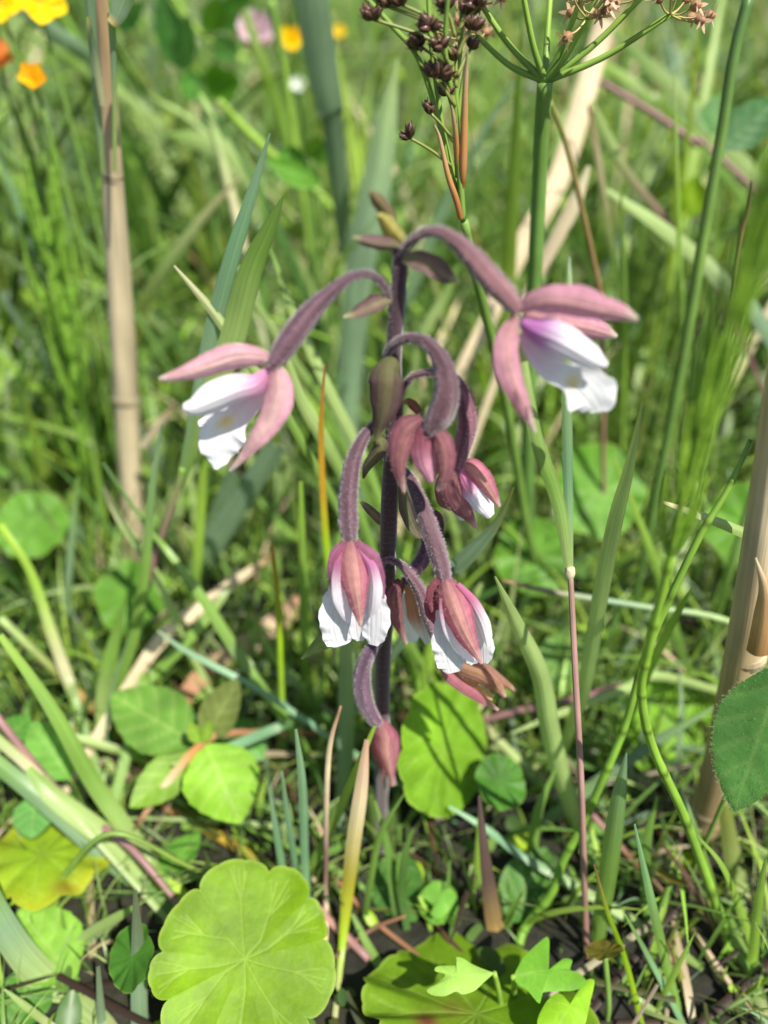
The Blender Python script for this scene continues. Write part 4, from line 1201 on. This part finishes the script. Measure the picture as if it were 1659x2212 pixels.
cp = PY(690, 470, 17)
sp = thing('trefoil_plant', 'sprawling leafy plant with small pale buds left of the tall reed leaf', 'plant', [cp[0], cp[1], 0])
b = MB()
tube(b, [[cp[0], cp[1], 0], PY(670, 420, 17), PY(665, 350, 17)], [.1, .09, .08], n=10, k=8, col=lambda a, s: MID)
b.build('stem', 'stalk', sp)
for (bp_, tp_, w_, cc) in [((655,360),(610,385),26,S(96,150,50)), ((680,350),(735,300),22,S(104,156,54)), ((670,345),(690,290),18,S(120,170,60)), ((655,350),(600,330),24,S(92,150,54))]:
    ovate(sp, 'leaflet', bp_, tp_, 17, 16.5, w_, cc, vein=.15, n=16, m=9)

# ------------------------------------------------------------------ meadow flowers in the background
def petal_head(label, px, py, Y, rpx, cols, npet, foot_py, cup=.35, cat='flower', name='yellow_flower', stemc=GREEN, seed=1, layers=1):
    random.seed(seed)
    q = PY(px, py, Y)
    s = ppc(q)
    R = rpx/s
    t = thing(name, label, cat, [q[0], q[1]+.5, 0])
    b = MB()
    tube(b, [[q[0], q[1]+.5, 0], [q[0]+.2, q[1]+.3, q[2]*.6], q], [.07, .07, .06], n=12, k=7, col=lambda a, u: stemc)
    b.build('stem', 'stalk', t)
    hz_ = norm(norm(CAM-q)*.75+np.array([random.uniform(-.2, .2), 0, .45])); hx_ = norm(np.cross([0, 1, .3], hz_)); hy_ = np.cross(hz_, hx_)
    for l in range(layers):
        for i in range(npet):
            a = 2*math.pi*i/npet+l*.4+random.uniform(-.15, .15)
            n1 = hx_*math.cos(a)+hy_*math.sin(a)
            lift = cup+l*.5
            b = MB()
            c1 = cols[i % len(cols)]
            sheet(b, [q, q+n1*R*.35+hz_*R*lift*.5, q+n1*R*.75+hz_*R*lift*.9, q+n1*R+hz_*R*lift*1.2], [R*.1, R*.38, R*.45, R*.14],
                  n=10, m=7, cup=-.35, ref=hz_, col=lambda u, t_: c1*(.9+.15*t_))
            b.build('petal', 'flowerhead', t)
    return t

YF = S(255, 214, 10)*1.0
petal_head('large yellow flower in the top left corner', 84, 8, 14, 56, [YF, S(250,200,0)], 5, 300, seed=2)
petal_head('yellow flower cut by the left edge at the top', 4, 16, 15, 44, [YF, S(250,205,0)], 5, 300, seed=3)
petal_head('orange-yellow small flower below the top left yellow flowers', 76, 178, 13, 30, [S(250,170,10), S(250,190,20)], 5, 400, seed=4, cup=.8, name='orange_flower')
petal_head('orange bloom at the left edge under the yellow flower', -6, 128, 16, 34, [S(245,150,60), S(235,140,70)], 5, 400, seed=5, cup=.6, name='orange_flower')
petal_head('small bright yellow flower right of the clover', 626, 98, 26, 28, [YF, S(250,200,10)], 5, 400, seed=6, cup=.9)
petal_head('pinkish white clover head at top left centre', 556, 84, 24, 38, [S(235,215,225), S(215,180,195)], 9, 400, seed=7, cup=.5, name='clover_flower', layers=2)
petal_head('tiny pale flower left of the torn reed leaf', 645, 184, 26, 18, [S(225,235,225)], 5, 400, seed=8, name='white_flower')
petal_head('tiny yellow flower behind the rush clusters', 733, 70, 40, 14, [YF], 5, 400, seed=9)

# ------------------------------------------------------------------ the orchid
random.seed(101)
ZO = {'A': (298.6, 398.2, .4), 'B': (763.1, 398.2, .4), 'C': (597.2, 1061.8, .36), 'M': (0, 0, 1)}
orchid = thing('orchid', 'marsh orchid with dusky purple stem and nodding pink and white flowers, in the centre', 'orchid', PZ(822, 1850, 0.0))

def zp(z, x, y):
    a = ZO[z]
    return a[0]+a[2]*x, a[1]+a[2]*y

def zpts(z, pts, Ys, hws, wk=1.0):
    k = len(pts)
    Yi = np.interp(np.linspace(0, 1, k), np.linspace(0, 1, len(Ys)), Ys)
    P, W = [], []
    for i, (x, y) in enumerate(pts):
        dx, dy = zp(z, x, y)
        p = PY(dx, dy, Yi[i])
        P.append(p); W.append(hws[i]*ZO[z][2]/ppc(p)*wk)
    return P, W

def flower(px, py, Y, label=None):
    o_ = link('flower', None, orchid, PY(px, py, Y))
    o_.empty_display_size = .004
    if label:
        o_['label'] = label
    return o_

STEMC = S(68, 46, 54)
OVC = S(100, 70, 82)
def ovary(fl, z, pts, Ys, hws, c0=STEMC, c1=OVC, hairs=2200, hl_=.055, ribs=6, name='ovary'):
    P, W = zpts(z, pts, Ys, hws, .86)
    b = MB()
    def cf(a, t):
        c = c0*(1-t)+c1*t
        return c*(1+.26*math.cos(6*a))*(1+.12*math.sin(17*t+3*a))
    n = 46
    sf = tube(b, P, W, n=n, k=24, col=cf, ribs=ribs, ribd=.035)
    b.build(name, 'orchidskin', fl)
    hb = MB()
    fuzz(hb, sf, int(hairs*1.15), hl_*.85, width=.003, col=S(204, 188, 196), ridge=4)
    h = hb.build('fuzz', 'fuzzhair', fl)
    h['kind'] = 'stuff'

def colsep(base, mid, edge, tip, veins=.25, tipat=.82):
    def f(u, t):
        a = abs(u)
        c = mid*(1-a)+edge*a
        k_ = max(0, 1-t/.35)
        c = c*(1-.7*k_)+base*.7*k_
        v = max(0, math.cos(u*math.pi*4.5+.35*math.sin(6*t)))**3
        c = c*(1-veins*v*(1-.5*t))
        if t > tipat:
            q = (t-tipat)/(1-tipat)
            c = c*(1-q)+tip*q
        return c
    return f

def colpet(base, tip, edge=None, start=.15, end=.6, stripe=.0):
    def f(u, t):
        q = min(1, max(0, (t-start)/(end-start)))
        q = q*q*(3-2*q)
        c = base*(1-q)+tip*q
        if edge is not None:
            a = abs(u)**3
            c = c*(1-.5*a)+edge*.5*a
        if stripe:
            c = c*(1-stripe*math.exp(-(u/.14)**2)*(1-q))
        return c
    return f

def pet(fl, name, z, pts, Ys, hws, col, cup=.5, roll=0, mat='petal', n=34, m=31, frill=0.0, ff=5, label=None, hair=0, sharp=False):
    P, W = zpts(z, pts, Ys, hws, {'bract': .95, 'lip': 1.02, 'sepal': 1.0 if col in (SEPD, SEPM) else 1.12}.get(name, 1.06))
    b = MB()
    ph = random.uniform(0, 6)
    ed = None
    wv = None
    if frill:
        def ed(u, t):
            a = abs(u)
            s_ = 1 if u > 0 else -1
            return 1+frill*a*a*(.75*math.sin(17.3*t+ph+s_)+.45*math.sin(41.9*t+1.7*ph*s_)+.3*math.sin(79.1*t+2.3*ph+2*s_)*(.5+.5*math.sin(9*t+ph)))
        def wv(u, t):
            return frill*1.5*u*u*(math.sin(14.7*t+ph+2*u)+.5*math.sin(37.0*t+1.9*ph+3*u))-.012*math.cos(u*19)*min(1, 3*t)
    else:
        def ed(u, t):
            return 1+.05*u*math.sin(9*t+ph)+.03*math.sin(23*t+2*ph+3*u)*abs(u)
        def wv(u, t):
            return .02*math.cos(u*math.pi*4.5)+.05*math.sin(5*t+2*u+ph)+.05*abs(u)*math.sin(13*t+ph)-.10*abs(u)**.5
    sheet(b, P, W, n=n, m=m, cup=cup, roll=roll, col=col, wave=wv, edge=ed, jit=.02)
    o_ = b.build(name, mat, fl)
    if label:
        o_['label'] = label
    if hair:
        hb = MB()
        V = [np.asarray(v) for v in b.v]
        for _ in range(hair):
            i = random.randrange(n-1)
            j = random.choice([0, 0, m-1, m-1]+list(range(m)))
            if j < m-1:
                p = V[i*m+j]+(V[(i+1)*m+j]-V[i*m+j])*random.random()
            else:
                p = V[i*m+j]+(V[(i+1)*m+j]-V[i*m+j])*random.random()
            nrm_ = norm(np.cross(V[(i+1)*m+j]-V[i*m+j], V[i*m+min(j+1, m-1)]-V[i*m+max(j-1, 0)]))
            if np.dot(nrm_, CAM-p) < 0:
                nrm_ = -nrm_
            out = norm(V[i*m+j]-V[i*m+m//2]) if j in (0, m-1) else 0*nrm_
            d = norm(nrm_*.7+out+np.array([random.gauss(0, .3) for _ in range(3)]))
            s_ = norm(np.cross(d, [random.gauss(0, 1) for _ in range(3)]))*.003
            hb.add([p-s_, p+s_, p+d*random.uniform(.02, .045)], [(0, 1, 2)], [S(214, 184, 180)]*3, [(0, 0)]*3)
        h = hb.build('fuzz', 'fuzzhair', fl)
        h['kind'] = 'stuff'
    return o_

# stem
P, W = zpts('M', [(820,1870),(823,1760),(825,1600),(826,1450),(834,1300),(838,1180),(842,1060),(852,900),(850,780),(856,680),(864,580),(860,535)],
            [-.05, .1, .25, .3, .35, .4], [13, 14, 16, 17, 17.5, 18, 18.5, 18, 17, 17, 16, 14])
P[0][2] = -.05
b = MB()
sf = tube(b, P, W, n=110, k=16, col=lambda a, t: STEMC*(.85+.2*t)*(1+.12*math.sin(5*a+6*t)), ribs=7, ribd=.03)  # colour darkens toward the foot to stand in for the shade there
b.build('stem', 'orchidskin', orchid)
hb = MB()
fuzz(hb, sf, 5200, .035, col=S(176, 150, 164), lo=.15)
h = hb.build('stem_fuzz', 'fuzzhair', orchid)
h['kind'] = 'stuff'

SEP1 = colsep(S(228,176,182), S(244,204,198), S(246,182,204), S(238,226,206), veins=.2)
SEP2 = colsep(S(200,150,152), S(224,172,172), S(232,166,194), S(232,224,200), veins=.26)
SEPD = colsep(S(124,78,88), S(174,122,122), S(158,98,114), S(230,200,186), veins=.42)
SEPM = colsep(S(142,84,100), S(222,174,160), S(202,112,146), S(234,204,196), veins=.34)
PINKW = colpet(S(214,146,186), S(248,244,250), start=.1, end=.62, stripe=.1)
WHITE = colpet(S(244,238,246), S(248,248,250), start=.0, end=.4)
PURW = colpet(S(190,118,184), S(246,243,250), start=.15, end=.62, stripe=.15)

# ---- upper left flower
fl = flower(590, 784, -.6, 'open flower at upper left facing left')
ovary(fl, 'A', [(1368,640),(1345,580),(1300,515),(1225,482),(1130,512),(1010,610),(920,705),(840,810),(775,905),(725,975)], [.35,.2,-.1,-.4,-.6], [20,20,21,22,30,50,66,74,66,40])
pet(fl, 'petal', 'A', [(735,985),(600,1130),(430,1240),(320,1290)], [-.1, .5, .6], [25, 70, 66, 20], PINKW, cup=.4, roll=30, mat='whitepetal')
pet(fl, 'sepal', 'A', [(745,990),(650,1100),(560,1200),(470,1290)], [0, .7, 1.1], [25, 60, 50, 8], SEP1, cup=.4, roll=40)
LIPL = lambda u, t: (S(238,206,216)*(1-t*2)+S(246,246,250)*t*2 if t < .5 else S(246,246,250))*(1-.0)+0
def lipl(u, t):
    c = S(232,190,204)*(1-min(1, t*2.2))+S(240,242,248)*min(1, t*2.2)
    y = math.exp(-((t-.42)/.09)**2-((u-.25)/.35)**2)
    c = c*(1-.75*y)+S(240,206,70)*.75*y
    if abs(u) > .9:
        c = c*.7+S(206,160,150)*.3
    return c
pet(fl, 'lip', 'A', [(700,1060),(610,1180),(530,1260),(470,1330),(440,1420),(430,1490),(420,1540)], [-.3,-.3,-.45,-.5], [30,60,70,120,105,55,8], lipl, cup=-.15, roll=-10, mat='whitepetal', frill=.10, ff=4, n=44, m=21)
pet(fl, 'petal', 'A', [(715,1000),(640,1090),(540,1120),(420,1165),(310,1210),(243,1212)], [-.55,-.8,-.95,-.95], [25,60,78,84,58,22], PINKW, cup=.5, roll=-20, mat='whitepetal')
pet(fl, 'sepal', 'A', [(735,965),(650,945),(540,945),(420,980),(290,1018),(180,1045),(112,1056)], [-.5,-.7,-.8,-.8], [16,50,66,66,46,26,10], SEP1, cup=.45, roll=-25, hair=240)
pet(fl, 'sepal', 'A', [(735,970),(752,1060),(742,1160),(700,1270),(630,1380),(560,1470),(490,1548)], [-.6,-.85,-1.0,-.9], [18,62,74,66,44,24,6], SEP1, cup=.45, roll=20, hair=260)

# ---- upper right flower
fl = flower(1125, 672, -.7, 'open flower at upper right facing right')
ovary(fl, 'B', [(255,395),(278,345),(330,290),(400,256),(480,262),(570,320),(665,420),(755,525),(830,605),(895,685)], [.35,.1,-.2,-.5,-.7], [20,22,26,30,36,50,66,72,64,40], c1=S(140,98,102))
pet(fl, 'sepal', 'B', [(930,700),(1080,740),(1250,775),(1345,800),(1425,825)], [-.5,.0,.3], [20,60,55,45,12], SEP2, cup=.4, roll=10)
pet(fl, 'petal', 'B', [(910,740),(1000,850),(1130,950),(1260,1000)], [-.4, .2, .3], [25,70,70,20], PURW, cup=.4, roll=40, mat='whitepetal')
def lipr(u, t):
    c = S(214,170,200)*(1-min(1, t*2.4))+S(247,247,251)*min(1, t*2.4)
    y = math.exp(-((t-.5)/.06)**2-((u-.1)/.4)**2)
    c = c*(1-.8*y)+S(240,214,90)*.8*y
    return c
pet(fl, 'lip', 'B', [(910,800),(980,910),(1070,1000),(1150,1040),(1230,1080),(1290,1140),(1325,1200),(1330,1230)], [-.6,-.8,-.95,-1.0], [26,50,60,70,115,130,90,40], lipr, cup=-.1, roll=8, mat='whitepetal', frill=.07, ff=4, n=46, m=21)
pet(fl, 'petal', 'B', [(905,745),(985,800),(1080,840),(1180,890),(1290,950),(1368,985)], [-.75,-1.0,-1.15,-1.15], [28,72,88,82,58,18], PURW, cup=.5, roll=18, mat='whitepetal')
pet(fl, 'sepal', 'B', [(890,690),(970,650),(1080,638),(1210,655),(1340,685),(1450,705),(1535,735)], [-.7,-.95,-1.1,-1.1], [22,56,74,80,64,44,14], SEP2, cup=.45, roll=22, hair=240)
pet(fl, 'sepal', 'B', [(885,705),(848,800),(832,900),(852,1010),(895,1130),(935,1230),(985,1340)], [-.7,-1.0,-1.15,-1.05], [18,52,64,64,50,34,8], SEP2, cup=.45, roll=-15, hair=240)

# ---- dusky half-open flower right of the stem
fl = flower(925, 930, -.6, 'dusky purple half-closed flower in the centre')
ovary(fl, 'B', [(185,935),(200,890),(245,848),(320,828),(400,858),(465,935),(500,1040),(500,1150),(460,1260),(400,1345)], [.3,0,-.3,-.6,-.7], [26,26,28,30,40,54,66,80,82,46], c1=S(92,62,70), hairs=2200)
pet(fl, 'sepal', 'B', [(430,1290),(440,1400),(440,1500),(420,1600)], [-.1,.0,.05], [40,70,60,10], SEPD, cup=.5)
pet(fl, 'petal', 'B', [(370,1320),(370,1420),(385,1510),(425,1610)], [-.75,-.9,-.95], [36,60,58,20], colpet(S(168,98,116), S(226,166,190), start=.2, end=.9, stripe=.2), cup=.5, roll=4)
pet(fl, 'sepal', 'B', [(380,1270),(300,1330),(262,1430),(258,1540),(278,1665)], [-.6,-.85,-1.0,-.95], [36,70,60,42,8], SEPD, cup=.75, roll=-14, hair=260)
pet(fl, 'sepal', 'B', [(420,1310),(470,1400),(490,1500),(480,1590),(452,1658)], [-.75,-1.0,-1.1,-1.0], [36,58,56,40,10], SEPD, cup=.75, roll=14, hair=260)

# ---- small flower right of it
fl = flower(988, 1008, -.2, 'half-open small pink flower at the right of the stem')
ovary(fl, 'B', [(255,1130),(272,1090),(320,1040),(400,1018),(480,1028),(560,1080),(606,1180),(616,1300),(590,1420),(556,1535)], [.3,.3,.2,0,-.1,-.2], [20,18,20,22,28,46,58,62,54,34], c1=S(132,84,98), hairs=2400)
pet(fl, 'petal', 'B', [(580,1540),(640,1600),(700,1680),(748,1790)], [.1,.2,.2], [24,50,50,18], PINKW, cup=.4, mat='whitepetal')
pet(fl, 'lip', 'B', [(560,1600),(600,1690),(585,1760),(555,1790)], [-.1,-.1,-.05], [30,60,60,30], WHITE, cup=-.1, mat='whitepetal', frill=.06, n=24)
pet(fl, 'petal', 'B', [(575,1545),(615,1620),(660,1690),(700,1745),(740,1800)], [-.3,-.4,-.4], [24,50,54,44,16], colpet(S(210,130,170), S(248,244,250), start=.25, end=.6), cup=.4, mat='whitepetal')
pet(fl, 'sepal', 'B', [(535,1555),(495,1620),(492,1700),(530,1760)], [-.1,0,0], [24,46,40,10], SEPD, cup=.5, roll=-15)
pet(fl, 'sepal', 'B', [(570,1530),(630,1540),(690,1600),(745,1680),(788,1745)], [-.2,-.35,-.4,-.35], [28,56,54,38,12], SEPM, cup=.7, roll=18, hair=220)
pet(fl, 'sepal', 'B', [(560,1540),(540,1620),(565,1710),(620,1780),(668,1858)], [-.3,-.5,-.6,-.55], [28,52,52,42,10], SEPD, cup=.75, roll=-10, hair=260)

# ---- lower left flower
fl = flower(756, 1176, -1.0, 'bell-shaped flower at lower left with a wide frilled white lip')
ovary(fl, 'C', [(660,-430),(590,-400),(520,-320),(465,-200),(438,-60),(428,80),(432,200),(442,310)], [.25,-.1,-.4,-.7,-.9,-1.0], [20,30,42,54,62,66,66,42], c1=S(102,74,84), hairs=2400)
def lipw(u, t):
    c = S(228,212,226)*(1-min(1, t*3))+S(234,233,238)*min(1, t*3)
    return c*(1-.08*max(0, math.cos(u*23+2*math.sin(5*t)))**2)
pet(fl, 'sepal', 'C', [(440,320),(430,450),(440,600),(450,760)], [-.5,-.3,-.3], [30,90,70,10], SEPM, cup=.4)
pet(fl, 'lip', 'C', [(420,480),(395,600),(370,700),(372,800),(385,880),(392,925)], [-1.1,-1.2,-1.3,-1.35], [40,86,106,110,96,58], lipw, cup=.1, roll=-14, mat='whitepetal', frill=.07, ff=7, n=70, m=27)
pet(fl, 'lip', 'C', [(545,480),(575,600),(590,700),(590,800),(584,870),(578,922)], [-1.1,-1.2,-1.3,-1.35], [30,64,84,86,70,30], lipw, cup=.1, roll=14, mat='whitepetal', frill=.07, ff=7, n=70, m=27)
pet(fl, 'petal', 'C', [(415,340),(385,450),(385,580),(412,700),(435,790)], [-1.2,-1.4,-1.45,-1.4], [20,34,46,40,12], colpet(S(186,112,150), S(246,240,248), start=.2, end=.6), cup=.5, roll=-25, mat='whitepetal')
pet(fl, 'petal', 'C', [(490,340),(560,450),(582,570),(575,680),(560,760)], [-1.2,-1.4,-1.45,-1.4], [20,34,42,38,12], colpet(S(196,120,166), S(246,242,248), start=.2, end=.6), cup=.5, roll=25, mat='whitepetal')
pet(fl, 'sepal', 'C', [(425,312),(372,390),(345,480),(336,590)], [-1.15,-1.35,-1.3], [26,42,30,8], colsep(S(140,84,104), S(172,102,126), S(176,112,150), S(200,150,190)), cup=.6, roll=-28, hair=90)
pet(fl, 'sepal', 'C', [(465,312),(555,400),(612,510),(638,645)], [-1.15,-1.35,-1.3], [26,42,30,8], colsep(S(140,84,104), S(172,102,126), S(176,112,150), S(200,150,190)), cup=.6, roll=28, hair=90)
pet(fl, 'sepal', 'C', [(445,300),(448,390),(462,500),(480,620),(496,730),(505,812)], [-1.15,-1.45,-1.65,-1.65], [50,90,92,70,40,10], SEPM, cup=.65, roll=0, hair=380, n=36, m=37)

pet(fl, 'lip', 'C', [(478,520),(484,640),(492,760),(498,850),(500,895)], [-1.0,-1.15,-1.2,-1.2], [40,66,66,50,18], lipw, cup=-.3, mat='whitepetal', frill=.05, n=40, m=21)
# ---- dusky flower hanging behind the lower pair
fl = flower(868, 1252, .1, 'dull red and cream flower behind the lower pair')
ovary(fl, 'C', [(760,120),(850,200),(900,300),(880,400),(830,470),(770,540)], [.5,.6,.5,.3,.2], [18,26,40,54,50,34], c1=S(104,72,88), hairs=1200)
pet(fl, 'lip', 'C', [(770,600),(790,720),(810,830),(815,905)], [.3,.3,.25], [30,60,60,30], WHITE, cup=.2, mat='whitepetal', frill=.05)
pet(fl, 'petal', 'C', [(790,560),(820,660),(848,770),(880,850),(905,918)], [.05,-.1,-.1], [24,52,58,46,16], colpet(S(196,140,110), S(246,240,238), start=.4, end=.85), cup=.6, roll=12, mat='whitepetal')
pet(fl, 'sepal', 'C', [(760,540),(712,620),(720,710),(745,810),(782,918)], [.1,-.1,-.15,-.1], [34,54,48,34,8], SEPD, cup=.8, roll=-10, hair=160)

# ---- withered flower on a curled stalk
fl = flower(965, 1390, -.5, 'withered brown flower under the lower right flower')
ovary(fl, 'C', [(655,470),(640,430),(672,408),(740,436),(810,510),(870,610),(905,720),(950,830),(990,930),(1010,1020)], [.2,.1,0,-.1,-.2,-.3,-.4], [20,20,20,24,34,44,48,50,46,40], hairs=2200, c1=S(128,92,106))
DRY = colsep(S(150,112,92), S(178,138,104), S(182,134,124), S(214,180,160), veins=.4)
pet(fl, 'sepal', 'C', [(1090,1050),(1180,1060),(1290,1110),(1370,1160),(1438,1200)], [-.3,-.3,-.3], [30,44,38,24,10], DRY, cup=.6, roll=20)
pet(fl, 'petal', 'C', [(1060,1060),(1150,1140),(1190,1190),(1250,1210),(1300,1240)], [-.35,-.4,-.5], [20,34,36,30,14], colpet(S(206,160,110), S(228,190,140)), cup=-.6, mat='petal', frill=.2, ff=4)
pet(fl, 'sepal', 'C', [(1020,1020),(1120,1060),(1230,1100),(1310,1160),(1375,1235)], [-.5,-.65,-.7,-.65], [30,52,54,44,10], DRY, cup=.7, roll=6, hair=120)
pet(fl, 'sepal', 'C', [(1005,1030),(1040,1090),(1120,1160),(1220,1230),(1335,1310)], [-.5,-.6,-.65,-.6], [24,34,34,28,8], colsep(S(170,110,112), S(190,124,132), S(196,130,146), S(226,190,176)), cup=.7, roll=-20)

# ---- lower right flower
fl = flower(962, 1258, -1.2, 'streaked pink flower at lower right with a broad white lip')
ovary(fl, 'C', [(760,-130),(790,-100),(820,-40),(852,40),(890,140),(930,250),(965,350),(992,450),(1010,540)], [.3,0,-.3,-.6,-.9,-1.1,-1.2], [24,32,42,50,58,60,60,58,44], c1=S(106,78,86), hairs=2400)
pet(fl, 'sepal', 'C', [(1000,540),(950,620),(935,710),(955,790)], [-1.0,-.9,-.9], [30,50,46,12], colsep(S(130,66,80), S(140,68,84), S(160,84,104), S(170,90,110)), cup=-.5, roll=-20)
pet(fl, 'lip', 'C', [(1000,700),(1020,800),(1030,900),(1045,980),(1055,1040),(1060,1088)], [-1.3,-1.35,-1.45,-1.5], [40,74,98,96,80,46], lipw, cup=.1, roll=-12, mat='whitepetal', frill=.07, ff=7, n=70, m=27)
pet(fl, 'lip', 'C', [(1190,760),(1230,840),(1250,920),(1252,980),(1248,1030)], [-1.3,-1.4,-1.45], [30,44,52,48,20], lipw, cup=.1, roll=14, mat='whitepetal', frill=.07, ff=3.5, n=40, m=19)
pet(fl, 'petal', 'C', [(1000,640),(1030,760),(1090,880),(1150,970),(1190,1020)], [-1.45,-1.55,-1.6], [20,40,48,40,12], colpet(S(214,150,176), S(247,243,248), start=.05, end=.45), cup=.5, roll=-20, mat='whitepetal')
pet(fl, 'petal', 'C', [(1080,560),(1160,660),(1220,770),(1250,860),(1265,930)], [-1.35,-1.5,-1.55], [20,34,42,36,12], colpet(S(196,116,150), S(247,243,248), start=.2, end=.6), cup=.6, roll=30, mat='whitepetal')
pet(fl, 'sepal', 'C', [(1012,530),(1040,620),(1080,730),(1130,850),(1185,950),(1235,1035)], [-1.3,-1.6,-1.8,-1.75], [48,88,92,76,44,10], SEPM, cup=.75, roll=4, hair=420, n=36, m=37)
pet(fl, 'sepal', 'C', [(985,535),(945,590),(932,650),(940,720)], [-1.3,-1.4,-1.4], [26,28,22,8], colsep(S(136,76,88), S(156,84,96), S(150,80,100), S(170,100,120)), cup=.8, roll=-45, hair=80)

pet(fl, 'lip', 'C', [(1080,700),(1115,820),(1150,930),(1175,1000),(1185,1035)], [-1.2,-1.3,-1.35,-1.35], [40,66,66,48,16], lipw, cup=-.3, mat='whitepetal', frill=.05, n=40, m=21)
# ---- lowest bud
fl = flower(816, 1560, -.4, 'closed dull pink flower hanging lowest')
ovary(fl, 'C', [(660,800),(635,850),(600,900),(555,970),(520,1060),(512,1160),(530,1260),(570,1340),(612,1395)], [.2,0,-.2,-.3,-.4,-.5], [26,34,38,46,54,64,62,50,34], c0=S(78,54,74), c1=S(98,70,90), hairs=2200, hl_=.05)
pet(fl, 'sepal', 'C', [(640,1400),(690,1480),(700,1580),(695,1680),(705,1765)], [-.4,-.35,-.35], [24,36,28,16,12], SEPM, cup=.7, roll=25)
pet(fl, 'sepal', 'C', [(605,1400),(590,1480),(605,1580),(640,1660),(630,1740)], [-.4,-.3,-.3], [24,30,26,16,8], SEPD, cup=.7, roll=-25)
pet(fl, 'sepal', 'C', [(612,1385),(650,1470),(655,1560),(672,1640),(688,1720),(695,1772)], [-.5,-.7,-.75,-.65], [30,66,64,44,22,12], SEPM, cup=.9, roll=0, hair=200)

# ---- bracts and the tip of the spike
BR1 = colsep(S(126,136,80), S(122,116,82), S(104,72,86), S(186,184,120), veins=.3)
BR2 = colsep(S(150,156,98), S(152,138,112), S(120,82,100), S(206,206,150), veins=.2)
def bract(z, pts, Ys, hws, col, **kw):
    return pet(orchid, 'bract', z, pts, Ys, hws, col, mat='petal', **kw)
bract('A', [(1385,935),(1350,1010),(1340,1100),(1322,1220),(1300,1310),(1285,1390)], [.0,-.3,-.4,-.3], [44,92,104,84,44,14], BR1, cup=.7, n=34, m=19)
bract('A', [(1290,1370),(1310,1410),(1290,1450),(1240,1520),(1215,1590)], [-.1,-.1,0], [20,44,40,30,6], colsep(S(150,160,96), S(130,136,90), S(110,78,88), S(120,70,80)), cup=.5)
bract('A', [(1440,345),(1380,335),(1300,330),(1230,312),(1160,290)], [.3,.1,.0], [24,36,42,34,6], BR2, cup=.8, roll=-20)
bract('A', [(1360,610),(1320,630),(1270,655),(1190,690),(1108,716)], [.3,.1,-.1], [24,42,50,36,6], BR2, cup=-.6, roll=15)
bract('B', [(262,400),(330,405),(410,435),(490,490),(578,528)], [.3,.0,-.1], [20,48,62,48,6], BR2, cup=-.5, roll=-15)
bract('A', [(1440,345),(1410,290),(1370,240),(1330,190),(1290,165)], [.3,.2,.15], [26,42,48,38,8], colsep(S(150,150,84), S(196,188,104), S(170,168,96), S(200,190,120), veins=.1), cup=.9)
bract('A', [(1385,255),(1360,185),(1325,130),(1290,85),(1250,40)], [.35,.2,.1], [26,38,42,34,8], colsep(S(160,156,90), S(146,136,92), S(128,104,88), S(150,130,90), veins=.2), cup=.9)
bract('C', [(650,110),(640,180),(600,150),(540,90),(505,60)], [.3,.5,.6], [14,26,30,22,8], BR2, cup=.4)
bract('C', [(745,-40),(770,60),(790,140),(830,230),(870,280)], [.2,.0,-.1], [16,40,44,34,8], colsep(S(140,146,96), S(130,136,100), S(110,84,92), S(130,100,100)), cup=-.5)
bract('C', [(380,840),(310,890),(240,930),(150,1005)], [-.3,-.6,-.8], [40,50,40,5], colsep(S(130,150,80), S(150,170,100), S(140,160,90), S(170,180,120)), cup=.4)
bract('B', [(262,1180),(300,1175),(340,1210),(360,1230)], [.2,.1,0], [10,24,26,14], colsep(S(190,190,130), S(160,120,100), S(140,80,80), S(120,60,60)), cup=.5)
bract('C', [(930,110),(965,150),(985,210),(990,270)], [.2,.3,.3], [12,26,24,8], colsep(S(90,60,74), S(100,70,84), S(96,66,80), S(110,80,90)), cup=.6)
for z_, pts_, Ys_, hw_ in [('M', [(820,1868),(812,1800),(806,1740),(790,1690)], [-.15,-.1,.0], [18,19,15,3]), ('M', [(824,1868),(836,1820),(842,1770),(862,1716)], [-.15,-.1,.0], [17,19,14,3])]:
    P, W = zpts(z_, pts_, Ys_, hw_)
    b = MB()
    sheet(b, P, W, n=20, m=9, cup=.8, col=lambda u, t: S(96,112,64)*(1-t)+S(110,140,70)*t)
    b.build('leaf_sheath', 'grass', orchid)
# basal leaf of the orchid, low and in shade
bract_leaf, _A = ovate(orchid, 'basal_leaf', (826,1850), (900,1990), .3, -1.5, 60, S(80,128,56), vein=.2, roll=10)
